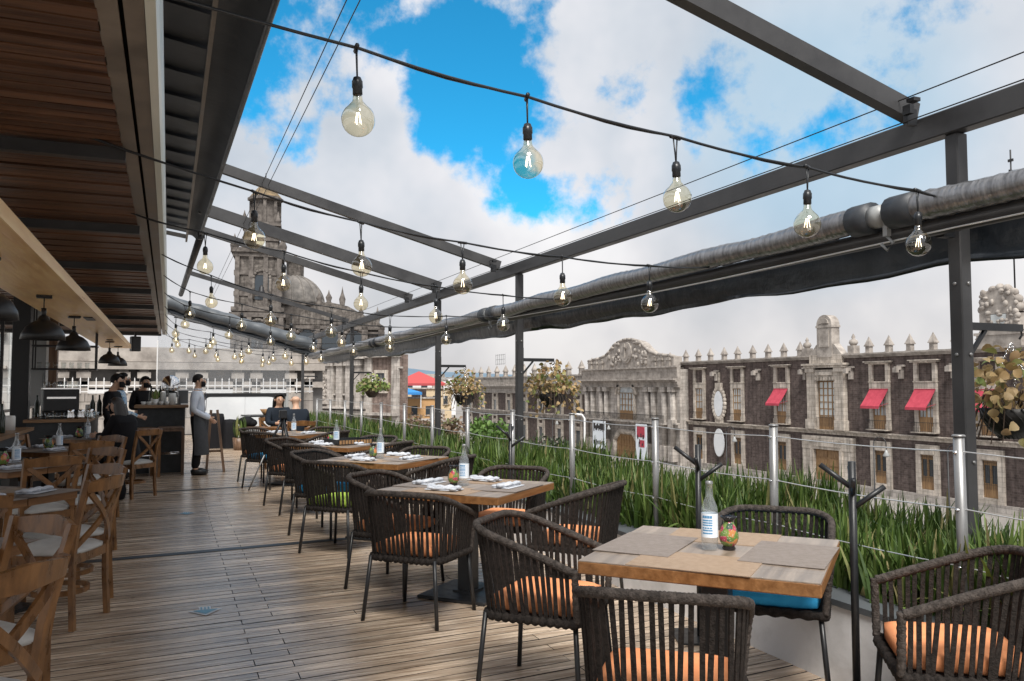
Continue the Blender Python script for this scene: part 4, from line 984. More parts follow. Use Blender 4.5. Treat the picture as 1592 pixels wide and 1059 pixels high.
for t, (bx, by) in ((2, (-1.22, 8.38)), (3, (-1.10, 10.35)), (4, (-1.0, 12.6))):
    o = copy_tree(bot_); place(o, (bx, by, .7535), .8 * t, 'clear labelled bottle beside the painted vase on ' + LTN[t])
    o = copy_tree(vas_); place(o, (bx - .10, by - .02, .7535), .5 + t, 'round vase painted with bright flowers beside the bottle on ' + LTN[t])
    for c in o.children: c.scale = (1.25, 1.25, 1.15)

# ------------------------------------------------------------------ bar and service side
def build_barcounter():
    r = empty('bar_counter', (-.12, 15.4, 0), 0, 'dark slate bar counter with a wooden top', 'bar counter'); L = (.12, -15.4, 0)
    b = MB(); b.box((-.10, 15.45, .545), (.74, .66, 1.09)); b.build('front_panel', 'slate', r, L)
    b = MB(); b.box((-.10, 15.42, 1.115), (.84, .8, .05), 0, .006); b.build('counter_top', 'counter_wood', r, L)
build_barcounter()
def make_stool():
    r = empty('bar_stool', (0, 0, 0), 0, 'x', 'bar stool', 'bar stools before the counter')
    for s in (-1, 1):
        for yy in (-.17, .17):
            b = MB(); b.sweep([(s * .19, yy, 0), (s * .19, yy, .70), (s * .175, yy, .745), (s * .14, yy, .765)], .045, .045, up=(0, 1, 0)); b.build('leg', 'stool_brown', r)
    b = MB(); b.box((0, 0, .765), (.40, .40, .04), 0, .015); b.build('seat', 'stool_brown', r)
    for yy in (-.17, .17): b = MB(); b.tube([(-.18, yy, .35), (.18, yy, .35)], .012, 6); b.build('footrest', 'chrome', r)
    for yy in (-.17, .17):
        b = MB(); b.box((0, yy, .735), (.34, .04, .04)); b.build('top_bar', 'stool_brown', r)
    return r
st = make_stool(); place(st, (.05, 14.85, 0), 0, 'dark brown wooden bar stool in front of the slate counter beside the waiter')
for c in st.children: pass
o = copy_tree(st); place(o, (-.36, 14.55, 0), .35, 'light wooden bar stool behind the seated woman')
for c in o.children:
    if not c.name.startswith('footrest'): c.data = c.data.copy(); c.data.materials[0] = MATS['chair_wood']
def dome(b):
    b.lathe([(.16, 0), (.16, .02), (.13, .03), (.13, .06), (.06, .08)], n=20); b.cur = 1
    b.lathe([(.15, .08), (.155, .14), (.15, .22), (.125, .29), (.08, .335), (.02, .35), (.001, .35)], n=24)
simple('coffee_urn', ['black_metal', 'chrome'], 'shiny steel dome standing on a base on the slate counter', 'urn', dome, (.03, 15.35, 1.29))
simple('urn_stand', ['black_metal'], 'dark stand under the steel dome on the slate counter', 'stand', lambda b: [b.box((0, 0, .14), (.30, .26, .02)), b.box((0, 0, .01), (.34, .3, .02))] + [b.box((sx * .14, sy * .12, .075), (.02, .02, .13)) for sx in (-1, 1) for sy in (-1, 1)], (.03, 15.35, 1.14))
def jar(b, r=.05, h=.16): b.lathe([(.001, 0), (r, .0), (r, h * .9), (r * .9, h), (r * .7, h), (r * .7, h * .8)], n=14)
simple('pottery_jar', 'pottery_white', 'white pottery jar on the slate counter left of centre', 'jar', lambda b: jar(b, .07, .12), (-.20, 15.2, 1.14))
simple('cup_stack', 'pottery_white', 'stack of white paper cups on the slate counter before the steel dome', 'cups', lambda b: jar(b, .06, .2), (.06, 15.12, 1.14))
simple('pottery_jar', 'pottery_white', 'tall white jar between the plant pot and the cup stack on the slate counter', 'jar', lambda b: jar(b, .045, .22), (-.08, 15.15, 1.14))
def tallb(b):
    b.lathe([(.001, 0), (.035, 0), (.037, .02), (.037, .19), (.014, .26), (.013, .32), (.001, .325)], n=14)
for x, y, lab, m in ((-.27, 15.3, 'dark wine bottle at the left of the slate counter', 'bottle_dark'), (-.13, 15.38, 'dark tall bottle behind the green plant on the slate counter', 'bottle_dark'), (.13, 15.1, 'clear spirit bottle right of the cup stack on the slate counter', 'clear_glass'), (-.02, 15.1, 'clear spirit bottle left of the cup stack on the slate counter', 'clear_glass')):
    simple('bar_bottle', m, lab, 'bottle', tallb, (x, y, 1.14))
def pot_plant(name, label, loc, potm, leafm, pr, ph, n, L, w, seed):
    r = empty(name, loc, 0, label, 'potted plant'); rnd = random.Random(seed)
    b = MB(); b.lathe([(.001, 0), (pr * .8, 0), (pr, ph), (pr * .9, ph), (pr * .85, ph - .02), (.001, ph - .02)], n=16); b.build('pot', potm, r)
    b = MB()
    for k in range(n):
        a = rnd.uniform(0, 6.28); t = rnd.uniform(.2, 1.2); b.leaf((pr * .5 * math.cos(a), pr * .5 * math.sin(a), ph - .02), (math.cos(a) * t * .5, math.sin(a) * t * .5, 1), (math.cos(a), math.sin(a), -.3), L * rnd.uniform(.6, 1.2), w)
    b.build('foliage', leafm, r, fixn=False)
pot_plant('potted_herb', 'small green plant in a white pot on the slate counter', (-.20, 15.1, 1.14), 'pottery_white', 'green_leaves', .05, .1, 40, .17, .04, 3)
def screen(b): b.box((0, 0, .13), (.2, .02, .26), 0, .006); b.box((0, .03, .01), (.16, .12, .02)); b.cur = 1; b.box((0, -.012, .13), (.18, .004, .22))
simple('order_screen', ['white_paint', 'pane_dark'], 'upright white-rimmed dark order screen at the right end of the slate counter', 'screen', screen, (.23, 15.3, 1.14), .5)

def build_backbar():
    r = empty('back_counter', (-1.55, 11.5, 0), 0, 'dark service counter with wooden tops along the left side', 'counter'); L = (1.55, -11.5, 0)
    b = MB(); b.box((-2.0, 10.2, .45), (.75, 3.4, .9)); b.box((-1.42, 14.1, .48), (.7, 2.5, .96)); b.build('cabinet', 'slate', r, L)
    b = MB(); b.box((-1.98, 10.2, .92), (.85, 3.5, .04)); b.box((-1.40, 14.1, .98), (.8, 2.6, .04)); b.build('counter_top', 'counter_wood', r, L)
build_backbar()
def machine(b):
    b.box((0, 0, .30), (.62, .5, .36), 0, .015); b.box((0, .1, .07), (.62, .3, .14)); b.box((0, -.05, .02), (.66, .5, .04)); b.cur = 1; b.box((0, -.02, .49), (.64, .48, .02)); b.box((0, -.256, .34), (.5, .008, .03))
    for k in (-.15, .15): b.lathe([(.03, -.05), (.035, 0)], (k, -.2, .16), 10); b.sweep([(k, -.2, .13), (k, -.36, .12)], .02, .02)
    b.box((0, -.2, .045), (.5, .2, .01))
simple('espresso_machine', ['black_metal', 'chrome'], 'black espresso machine on the service counter with glasses on top', 'coffee machine', machine, (-1.42, 13.3, 1.0), .2).scale = (.72, .8, .86)
def cup(b): b.lathe([(.001, 0), (.028, 0), (.034, .09), (.031, .09), (.026, .005), (.001, .005)], n=12)
proto = None; k = 0
for x, y, z in [(-1.60 + .075 * i, 13.25 + .015 * i, 1.43) for i in range(6)] + [(-1.1 + .08 * (i % 3), 13.0 + .09 * (i // 3), 1.0) for i in range(9)] + [(-1.62 + .09 * i, 12.95, 1.0) for i in range(4)]:
    if proto is None:
        b = MB(); cup(b); proto = b.build('drinking_glass', 'clear_glass'); o = proto
    else: o = copy_tree(proto)
    where = ('%s glass from the left on top of the espresso machine' % ORD[k]) if k < 6 else ('%s clear glass in the cluster right of the espresso machine' % ORD[k - 6]) if k < 15 else ('%s clear glass in the row before the espresso machine' % ORD[k - 15])
    o.location = (x, y, z); tag(o, where, 'glass', 'drinking glasses on the service counter'); k += 1
proto_glass = proto
proto = None
for i in range(6):
    if proto is None:
        b = MB(); b.lathe([(.001, 0), (.07, 0), (.11, .022), (.108, .026), (.07, .008), (.001, .008)], n=20); proto = b.build('plate', 'pottery_white'); o = proto
    else: o = copy_tree(proto)
    o.location = (-1.86, 9.7, .94 + .018 * i); tag(o, '%s white plate counting up the stack on the service counter' % ORD[i], 'plate', 'stacked white plates')
def col(name, x, y, w, d, lab, m='black_metal', h=2.75):
    simple(name, m, lab, 'column', lambda b: [b.box((0, 0, h / 2), (w, d, h), 0, .006), b.box((0, 0, .1), (w + .02, d + .02, .2))], (x, y, 0))
col('steel_column', -1.94, 13.5, .22, .2, 'black steel column at the left, nearer the camera')
col('steel_column', -1.86, 16.0, .2, .2, 'dark brown-black steel column farther back, left of the espresso machine', 'stool_brown')
def cabinet(b): b.box((0, 0, 2.1), (.34, .3, 1.25)); b.box((.02, -.05, 1.42), (.26, .3, .55)); b.box((.02, -.21, 1.42), (.22, .01, .5))
simple('wall_cabinet', 'appliance_grey', 'pale grey wall cabinet hung between the two dark columns', 'cabinet', cabinet, (-1.98, 15.1, 0))
for q, (x, y, z, kind, lab) in enumerate([(-1.78, 13.9, 1.0, 'b', 'dark bottle at the back of the service counter, left of the espresso machine'), (-1.70, 14.1, 1.0, 'b', 'second dark bottle behind the espresso machine on the service counter'),
        (-1.05, 13.9, 1.0, 'b', 'dark bottle at the aisle end of the service counter'), (-.98, 14.2, 1.0, 'b', 'dark bottle farther back at the aisle end of the service counter'), (-1.12, 14.4, 1.0, 'j', 'white jar at the back of the service counter near the aisle'),
        (-1.9, 9.2, .94, 'j', 'white jar at the near end of the left service counter'), (-1.75, 10.2, .94, 'b', 'dark bottle beside the plate stack on the left service counter'), (-1.68, 10.5, .94, 'b', 'dark bottle behind the plate stack on the left service counter'),
        (-1.72, 11.2, .94, 'j', 'white jar at the far end of the left service counter')]):
    simple('bar_bottle' if kind == 'b' else 'pottery_jar', 'bottle_dark' if kind == 'b' else 'pottery_white', lab, 'bottle' if kind == 'b' else 'jar', tallb if kind == 'b' else (lambda b: jar(b, .07, .17)), (x, y, z))
simple('glass_shelf', ['black_metal'], 'dark hanging shelf rack above the service counter', 'shelf', lambda b: [b.box((0, 0, 0), (.9, .3, .025)), b.box((0, 0, .36), (.9, .3, .025))] + [b.box((sx * .43, sy * .13, .5), (.02, .02, 1.0)) for sx in (-1, 1) for sy in (-1, 1)], (-1.5, 14.6, 1.72))
for q in range(7): o = copy_tree(proto_glass); o.location = (-1.85 + .11 * q, 14.55, 1.735); tag(o, '%s glass from the left on the dark hanging shelf rack' % ORD[q], 'glass', 'drinking glasses on the hanging shelf')
for q, (x, y, z) in enumerate([(-1.02, 13.1, 1.0), (-1.12, 12.95, 1.0), (-1.24, 12.9, 1.0), (-1.78, 9.0, .94), (-1.66, 9.35, .94), (-1.7, 9.9, .94)]):
    simple('milk_jug', 'chrome', '%s steel milk jug counting along the service counters from the aisle end' % ORD[q], 'jug', lambda b: (b.lathe([(.001, 0), (.05, 0), (.052, .03), (.04, .1), (.046, .13), (.043, .13), (.036, .1), (.046, .03), (.001, .006)], n=16), b.tube([(.045, 0, .11), (.085, 0, .09), (.08, 0, .04), (.05, 0, .03)], .006, 6)), (x, y, z), q * .9, 'steel jugs on the service counters')
for q in range(5):
    simple('coffee_cup', 'pottery_white', '%s white cup from the left in the row on the slate counter edge' % ORD[q], 'cup', lambda b: (b.lathe([(.001, 0), (.025, 0), (.04, .06), (.037, .06), (.022, .008), (.001, .008)], n=14), b.tube([(.036, 0, .05), (.058, 0, .04), (.034, 0, .02)], .005, 5)), (-.38 + .09 * q, 15.06, 1.14), .4 * q, 'white cups on the slate counter')
# glazed left side of the covered terrace
def build_glazing():
    r = empty('side_glazing', (-2.75, 11, 0), 0, 'glazed black-framed wall along the left side of the covered area', 'glazing'); L = (2.75, -11, 0)
    b = MB()
    for k in range(9): b.box((-2.75, 5 + k * 2, 1.4), (.05, .06, 2.78))
    for z in (.03, 1.0, 2.74): b.box((-2.752, 13, z), (.045, 16, .05))
    b.build('frame', 'black_metal', r, L)
    b = MB(); b.add([(-2.76, 5, .0), (-2.76, 21, .0), (-2.76, 21, 2.75), (-2.76, 5, 2.75)], [(0, 1, 2, 3)]); b.build('pane', 'clear_glass', r, L)
build_glazing()
pend2 = copy_tree(pend); place(pend2, (-2.35, 9.2, 2.15), 0, 'small black pendant lamp against the bright left-hand glazing, upper of two'); pend2['group'] = 'pendant lamps by the glazing'
pend2 = copy_tree(pend); place(pend2, (-2.3, 9.0, 1.5), 0, 'small black lamp shade hanging low against the bright left-hand glazing'); pend2['group'] = 'pendant lamps by the glazing'
def speaker(b): b.box((0, 0, 0), (.2, .18, .34), 0, .012); b.box((0, -.095, 0), (.17, .01, .3)); b.box((0, .02, .2), (.04, .04, .12))
simple('loudspeaker', 'black_metal', 'black loudspeaker hanging at the far end of the slatted roof', 'loudspeaker', speaker, (-.72, 20.6, 2.42), .3)

# ------------------------------------------------------------------ far end of the terrace
def build_endwall():
    r = empty('end_screen', (1.8, 22, 0), 0, 'low white screen of two rounded panels with a black top rail', 'screen wall'); L = (-1.8, -22, 0)
    def rp(x0, x1, z0, z1, rr, left):
        p = []
        for k in range(9): a = math.pi / 2 * k / 8; p.append((x1 - rr + rr * math.sin(a), z1 - rr + rr * math.cos(a)))
        pts = [(x0, z0), (x0, z1)] + p + [(x1, z0)] if not left else [(x0, z0)] + [(x0 + .15 - .15 * math.cos(math.pi / 2 * k / 8), z1 - .15 + .15 * math.sin(math.pi / 2 * k / 8)) for k in range(9)] + [(x1, z1), (x1, z0)]
        return pts
    b = MB(); b.prism(rp(.84, 1.80, .05, 1.19, .3, True), 21.97, 22.03); b.build('panel', 'panel_white', r, L)
    b = MB(); b.prism(rp(1.805, 2.78, .05, 1.19, .42, False), 21.97, 22.03); b.build('panel', 'panel_white', r, L)
    b = MB(); b.box((1.82, 22.0, 1.24), (2.0, .08, .085)); b.build('top_rail', 'black_metal', r, L)
    b = MB(); b.box((1.82, 22.06, .65), (2.0, .03, 1.1)); b.box((2.83, 22.0, .64), (.06, .08, 1.28)); b.build('backing', 'appliance_grey', r, L)
build_endwall()
def build_plastic():
    r = empty('plastic_end_curtain', (1.9, 24.4, 0), 0, 'clear milky plastic weather curtain closing the far end of the terrace', 'plastic curtain'); L = (-1.9, -24.4, 0)
    b = MB(); b.add([(-.3, 24.36, .6), (3.2, 24.36, .6), (3.2, 24.36, 2.55), (-.3, 24.36, 3.55)], [(0, 1, 2, 3)]); b.build('sheet', 'plastic_sheet', r, L)
    b = MB()
    b.box((-.3, 24.36, 1.6), (.03, .02, 2.2))
    b.build('seam', 'white_paint', r, L)
build_plastic()
def build_pickets():
    r = empty('picket_fence', (1, 27, 0), 0, 'white iron picket fence behind the plastic curtain at the far end', 'fence'); L = (-1, -27, 0)
    b = MB(); b.box((.3, 27.05, .62), (8, .1, 1.25)); b.build('low_wall', 'stone_grey', r, L)
    b = MB(); b.box((.3, 27, 1.48), (8, .03, .035)); b.box((.3, 27, 1.3), (8, .03, .03)); x = -3.6
    b.build('rail', 'white_paint', r, L)
    b = MB(); x = -3.6
    while x < 4.2: b.box((x, 26.975, 1.45), (.028, .02, .4)); b.pyramid((x, 26.975, 1.65), .035, .08); x += .205
    b.build('pickets', 'white_paint', r, L)
build_pickets()
def bin_(b): b.lathe([(.001, 0), (.25, 0), (.28, .05), (.30, .62), (.27, .66), (.2, .70), (.001, .72)], n=20)
def build_cover(name, lab, loc, sx, h):
    rnd = random.Random(int(loc[0] * 100)); b = MB(); n = 24; vs = []; fs = []
    for i, (k, z) in enumerate(((1.05, 0), (1.0, .1), (.98, h * .5), (.95, h * .9), (.85, h), (.0, h + .02))):
        for q in range(n):
            a = 2 * math.pi * q / n; cx = abs(math.cos(a)) ** .5 * math.copysign(1, math.cos(a)); cy = abs(math.sin(a)) ** .5 * math.copysign(1, math.sin(a))
            w = 1 + .05 * math.sin(q * 2.3 + i) ; vs.append((cx * sx * k * w, cy * .3 * k * w, z))
    for i in range(5):
        for q in range(n): fs.append((i * n + q, i * n + (q + 1) % n, (i + 1) * n + (q + 1) % n, (i + 1) * n + q))
    b.add(vs, fs, True)
    o = b.build(name, 'black_cloth'); o.location = loc; tag(o, lab, 'covered bin', 'covered bins before the white screen')
build_cover('covered_bin', 'black covered bin standing before the left panel of the white screen', (1.02, 20.9, 0), .24, .80)
build_cover('covered_bin', 'lower black covered bin right beside the first, next to the potted plant', (1.36, 20.7, 0), .16, .66)
pot_plant('potted_grass', 'grassy plant in a brown wooden pot by the farthest armchairs', (1.52, 19.9, 0), 'stool_brown', 'grass_blades', .15, .28, 70, .5, .03, 4)
def far_table(b):
    b.box((0, 0, .73), (.8, .8, .04)); b.box((0, 0, .36), (.08, .08, .7)); b.box((0, 0, .01), (.45, .45, .02))
simple('cafe_table', 'table_edge', 'square cafe table at which the bald man and the woman sit', 'table', far_table, (1.93, 14.72, 0), .5)
simple('cafe_table', 'black_metal', 'black cafe table with a wooden bowl near the white screen', 'table', far_table, (2.15, 21.3, 0), .2)
simple('wooden_bowl', 'wicker', 'wide wooden bowl on the black cafe table', 'bowl', lambda b: b.lathe([(.001, 0), (.13, 0), (.22, .14), (.21, .14), (.12, .015), (.001, .015)], n=20), (2.3, 21.1, .752))
simple('black_bag', 'black_cloth', 'black bag heaped on the seat before the white screen', 'bag', lambda b: [b.ball((0, 0, .10), (.2, .14, .13), 12, 8), b.ball((.12, 0, .07), (.14, .12, .1), 10, 7)], (1.75, 20.9, .5))
simple('bench', 'stool_brown', 'dark wooden bench under the black bag before the white screen', 'bench', lambda b: [b.box((0, 0, .46), (.9, .4, .05))] + [b.box((sx * .38, 0, .22), (.05, .36, .43)) for sx in (-1, 1)], (1.78, 20.9, 0))
o = copy_tree(wch); place(o, (1.98, 13.98, 0), face(-.1, 1), 'cross-back wooden chair on which the bald man sits')
o = copy_tree(wch); place(o, (1.78, 15.42, 0), face(.1, -1), 'cross-back wooden chair on which the woman facing the camera sits')
def trip(b):
    top = Vector((0, 0, 1.0)); b.cur = 0; b.box((0, 0, 1.06), (.10, .10, .12), 0, .01); b.tube([(0, 0, 1.0), (0, 0, .62)], .014, 8)
    for a in (2.9, .85, -1.25):
        d = Vector((math.cos(a), math.sin(a), 0)); b.cur = 0; b.tube([top, top + d * .24 + Vector((0, 0, -.5))], .017, 8); b.cur = 1; b.tube([top + d * .23 + Vector((0, 0, -.48)), d * .45], .011, 8)
simple('tripod', ['black_metal', 'steel'], 'black and silver camera tripod standing by the farthest railing table', 'tripod', trip, (1.50, 12.02, 0))
def easel(b):
    b.sweep([(-.12, 0, 0), (-.06, .06, 1.05)], .05, .04, up=(0, 1, 0)); b.sweep([(.16, -.05, 0), (.04, .06, 1.05)], .05, .04, up=(0, 1, 0)); b.box((0, .06, .35), (.22, .03, .04))
simple('folding_stand', 'stool_brown', 'dark wooden folding stand beside the waiter', 'stand', easel, (.74, 14.95, 0))

# ------------------------------------------------------------------ people
def skin(name, V, Eg, m, parent, root=0, sub=1):
    """one continuous surface grown round a skeleton: V = {key: (x, y, z, r)}"""
    keys = list(V); idx = {k: i for i, k in enumerate(keys)}
    me = bpy.data.meshes.new(name); me.from_pydata([V[k][:3] for k in keys], [(idx[a], idx[b]) for a, b in Eg], [])
    o = bpy.data.objects.new(name, me); COL.objects.link(o)
    md = o.modifiers.new('s', 'SKIN'); md.use_smooth_shade = True
    if sub:
        sm = o.modifiers.new('d', 'SUBSURF'); sm.levels = sub; sm.render_levels = sub
    for i, k in enumerate(keys):
        sv = me.skin_vertices[0].data[i]; r = V[k][3]; sv.radius = r if isinstance(r, tuple) else (r, r); sv.use_root = (i == idx[keys[root]])
    dg = bpy.context.evaluated_depsgraph_get(); me2 = bpy.data.meshes.new_from_object(o.evaluated_get(dg))
    o.modifiers.clear(); o.data = me2; bpy.data.meshes.remove(me); me2.name = name
    me2.materials.clear(); me2.materials.append(MATS[m]); me2.polygons.foreach_set('use_smooth', [True] * len(me2.polygons))
    o.parent = parent; return o
def hand(V, Eg, key, s, w, d, side, curl=.5):
    """palm, four unequal bent fingers and a thumb from the side of the palm; d = pointing direction, side = thumb direction"""
    w = Vector(w); d = Vector(d).normalized(); sd = Vector(side); sd = (sd - d * sd.dot(d)).normalized(); nrm = d.cross(sd).normalized()
    V[key + 'p'] = (*(w + d * .05), .026); Eg.append((key, key + 'p'))
    for i, (off, L) in enumerate(((.026, .068), (.009, .078), (-.009, .072), (-.026, .056))):
        a = w + d * .09 + sd * off; b_ = a + (d * math.cos(curl * .6) - nrm * math.sin(curl * .6)) * L * .5; c = b_ + (d * math.cos(curl * 1.5) - nrm * math.sin(curl * 1.5)) * L * .5
        for q, p in enumerate((a, b_, c)): V['%sf%d%d' % (key, i, q)] = (*p, .0095 - .0008 * q)
        Eg += [(key + 'p', '%sf%d0' % (key, i)), ('%sf%d0' % (key, i), '%sf%d1' % (key, i)), ('%sf%d1' % (key, i), '%sf%d2' % (key, i))]
    a = w + d * .03 + sd * .035; b_ = a + d * .035 + sd * .018 - nrm * .01
    V[key + 't0'] = (*a, .011); V[key + 't1'] = (*b_, .009); Eg += [(key + 'p', key + 't0'), (key + 't0', key + 't1')]
def make_person(loc, rz, label, J, top='shirt_blue', bottom='black_cloth', seated=False, head_dir=0.0, hair='hair_black', mask=False, longhair=False, bald=False, extra=None, sleeves=True, hands=True):
    """J gives the joints; +Y is the way the person faces"""
    r = empty('person', loc, rz, label, 'person')
    V = {k: (*J[k], rad) for k, rad in (('pelvis', .122), ('waist', .110), ('chest', .128), ('nbase', .075), ('neck', .052), ('jaw', .062), ('skull', .083), ('crown', .062))}
    Eg = [('pelvis', 'waist'), ('waist', 'chest'), ('chest', 'nbase'), ('nbase', 'neck'), ('neck', 'jaw'), ('jaw', 'skull'), ('skull', 'crown')]
    for s in 'LR':
        for k, rad, pr in (('sho', .060, 'chest'), ('elb', .042, 'sho'), ('wri', .028, 'elb'), ('hip', .088, 'pelvis'), ('knee', .060, 'hip'), ('ank', .040, 'knee'), ('toe', .034, 'ank')):
            V[k + s] = (*J[k + s], rad); Eg.append((pr + s if pr + s in V else pr, k + s))
        if hands:
            w = Vector(J['wri' + s]); d = w - Vector(J['elb' + s]); hand(V, Eg, 'wri' + s, s, w, J.get('hand' + s, d), J.get('thumb' + s, (0, 0, 1)), .7)
    skin('body', V, Eg, 'skin_tan', r)
    # clothes follow the body a centimetre out
    def cloth(name, keys, m, grow=.012, override={}):
        vv = {}
        for k in keys:
            rr = V[k][3]; g = override.get(k, grow); vv[k] = (*V[k][:3], tuple(x + g for x in rr) if isinstance(rr, tuple) else rr + g)
        return skin(name, vv, [e for e in Eg if e[0] in vv and e[1] in vv], m, r)
    cloth('shirt', ['pelvis', 'waist', 'chest', 'nbase', 'shoL', 'shoR', 'elbL', 'elbR'] + (['wriL', 'wriR'] if sleeves else []), top, .014, {'nbase': .010, 'waist': .026, 'pelvis': .020})
    cloth('trousers', ['pelvis', 'waist', 'hipL', 'hipR', 'kneeL', 'kneeR', 'ankL', 'ankR'], bottom, .014, {'ankL': .022, 'ankR': .022, 'waist': .008})
    for s in 'LR':
        a, t = Vector(J['ank' + s]), Vector(J['toe' + s])
        b = MB(); b.tube([a + Vector((0, -.05, -.045)), a + Vector((0, 0, -.035)), a.lerp(t, .6) + Vector((0, 0, -.01)), t + Vector((0, .03, -.005))], [.042, .056, .052, .034], 10); b.build('shoe', 'black_metal', r)
    # head details turned with the head
    hd = bpy.data.objects.new('head_features', None)
    H = Matrix.Translation(Vector(J['skull'])) @ Matrix.Rotation(head_dir, 4, 'Z')
    def hb(): b = MB(); b.M = H; return b
    b = hb(); b.tube([(0, .078, .025), (0, .096, -.012), (0, .108, -.03), (0, .086, -.04)], [.008, .012, .014, .008], 8); b.build('nose', 'skin_tan', r)
    for s in (-1, 1):
        b = hb(); b.ball((s * .080, -.005, -.015), (.010, .019, .027), 8, 6); b.build('ear', 'skin_tan', r)
        b = hb(); b.ball((s * .033, .078, .012), (.014, .010, .008), 8, 6); b.build('eye', 'pottery_white', r)
        b = hb(); b.ball((s * .033, .087, .012), .006, 6, 5); b.build('pupil', 'hair_black', r)
        b = hb(); b.tube([(s * .016, .090, .032), (s * .034, .090, .037), (s * .05, .078, .032)], .004, 5); b.build('eyebrow', 'hair_black', r)
    b = hb(); b.tube([(-.024, .082, -.062), (0, .09, -.060), (.024, .082, -.062)], [.004, .007, .004], 6); b.build('mouth', 'skin_tan', r)
    if not bald:
        b = hb(); n, m = 16, 9; vs = []; fs = []
        for i in range(m + 1):
            for k in range(n):
                an = 2 * math.pi * k / n; lim = R(100) if math.sin(an) < .2 else R(100 - 52 * (math.sin(an) - .2) / .8); lim *= 1 + .03 * math.sin(k * 2.1)
                th = lim * i / m; rx, ry, rz = .089, .097, .094
                vs.append((rx * math.sin(th) * math.cos(an), -.008 + ry * math.sin(th) * math.sin(an), .018 + rz * math.cos(th)))
        for i in range(m):
            for k in range(n): fs.append((i * n + k, i * n + (k + 1) % n, (i + 1) * n + (k + 1) % n, (i + 1) * n + k))
        b.add(vs, fs, True)
        if not longhair: b.add([(x * .97, y * .99 - .004, z - .035) for x, y, z in vs if True][-n:] + vs[-n:], [(k, (k + 1) % n, n + (k + 1) % n, n + k) for k in range(n) if not (1 <= k <= 7)], True)
        b.build('hair', hair, r)
    if longhair:
        b = MB(); p = Vector(J['skull'])
        prof = [(.02, .09, .06, .03), (-.04, .10, .075, .0), (-.12, .10, .07, -.0), (-.24, .105, .055, 0), (-.36, .10, .045, 0), (-.45, .075, .035, 0), (-.50, .03, .02, 0)]
        n = 20; vs = []; fs = []
        for z, a, d, _ in prof:
            for k in range(n): an = 2 * math.pi * k / n; w = 1 + .06 * math.sin(k * 3.1); vs.append((p.x + a * math.cos(an) * w, p.y - .065 - .10 * min(1, -min(0, z) * 2.5) + d * math.sin(an) * w, p.z + z))
        for i in range(len(prof) - 1):
            for k in range(n): fs.append((i * n + k, i * n + (k + 1) % n, (i + 1) * n + (k + 1) % n, (i + 1) * n + k))
        b.add(vs, fs, True); b.build('long_hair', hair, r)
    if mask:
        b = hb(); vs = []; fs = []
        for i in range(6):
            for k in range(9):
                a = R(-58 + 116 * k / 8); z = -.105 + .090 * i / 5; rr = .080 + .028 * math.cos(a) * math.sin(math.pi * (i + 1.2) / 7)
                vs.append((rr * math.sin(a) * .92, rr * math.cos(a) * 1.02, z))
        for i in range(5):
            for k in range(8): a = i * 9 + k; fs.append((a, a + 1, a + 10, a + 9))
        b.add(vs, fs, True); b.build('face_mask', 'black_cloth', r)
        for s in (-1, 1): b = hb(); b.tube([(s * .08, .03, -.03), (s * .09, -.02, .0)], .0025, 4); b.build('mask_strap', 'black_cloth', r)
    if extra: extra(r, J, V)
    return r
def stand(**kw):
    J = dict(pelvis=(0, 0, .93), waist=(0, .0, 1.06), chest=(0, -.01, 1.24), nbase=(0, -.01, 1.37), neck=(0, .0, 1.425), jaw=(0, .022, 1.485), skull=(0, .012, 1.55), crown=(0, 0, 1.60),
             shoL=(-.165, -.01, 1.325), shoR=(.165, -.01, 1.325), elbL=(-.22, -.03, 1.06), elbR=(.22, -.03, 1.06), wriL=(-.20, .06, .83), wriR=(.20, .06, .83),
             hipL=(-.09, 0, .86), hipR=(.09, 0, .86), kneeL=(-.10, .02, .47), kneeR=(.10, .02, .47), ankL=(-.10, -.02, .09), ankR=(.10, -.02, .09), toeL=(-.115, .14, .04), toeR=(.115, .14, .04))
    J.update(kw); return J
# the waiter: arms folded down before him, hands at the waist, long grey apron
def waiter_bits(r, J, V):
    b = MB(); n = 14; vs = []; fs = []
    rows = [(1.00, .165, .125, .0), (.86, .185, .145, .01), (.66, .19, .15, .02), (.46, .195, .155, .03), (.33, .20, .16, .035)]
    for z, rx, ry, oy in rows:
        for k in range(n + 1): a = R(-110 + 220 * k / n); w = 1 + .025 * math.sin(k * 2.7 + z * 9); vs.append((rx * math.sin(a) * w, oy + ry * math.cos(a) * w, z))
    for i in range(len(rows) - 1):
        for k in range(n): a = i * (n + 1) + k; fs.append((a, a + 1, a + n + 2, a + n + 1))
    b.add(vs, fs, True); b.build('apron', 'apron_grey', r)
    b = MB(); b.sweep([(0, .125, 1.36), (0, .135, 1.24), (.0, .13, 1.05)], [.03, .055, .06], .006, up=(1, 0, 0)); b.build('tie', 'tie_navy', r)
    b = MB(); b.tube([(.06 * math.cos(a), -.0 + .062 * math.sin(a), 1.405) for a in [k * .3 for k in range(21)]], .014, 6, closed=True); b.build('collar', 'shirt_blue', r)
make_person((.45, 14.62, 0), face(1, -.12), 'waiter in pale blue shirt, tie, black mask and long grey apron, hands clasped',
            stand(elbL=(-.23, -.05, 1.07), elbR=(.23, -.05, 1.07), wriL=(-.075, .20, .93), wriR=(.075, .205, .92), handL=(.75, .45, -.5), handR=(-.75, .45, -.5), thumbL=(0, .5, 1), thumbR=(0, .5, 1)), mask=True, head_dir=R(-4), extra=waiter_bits)
make_person((-.78, 14.0, 0), face(.9, -.25), 'standing man in a black jacket and black mask, looking down towards the tables',
            stand(jaw=(0, .06, 1.475), skull=(0, .06, 1.54), crown=(0, .045, 1.595), wriL=(-.22, .05, .84)), top='black_cloth', mask=True)
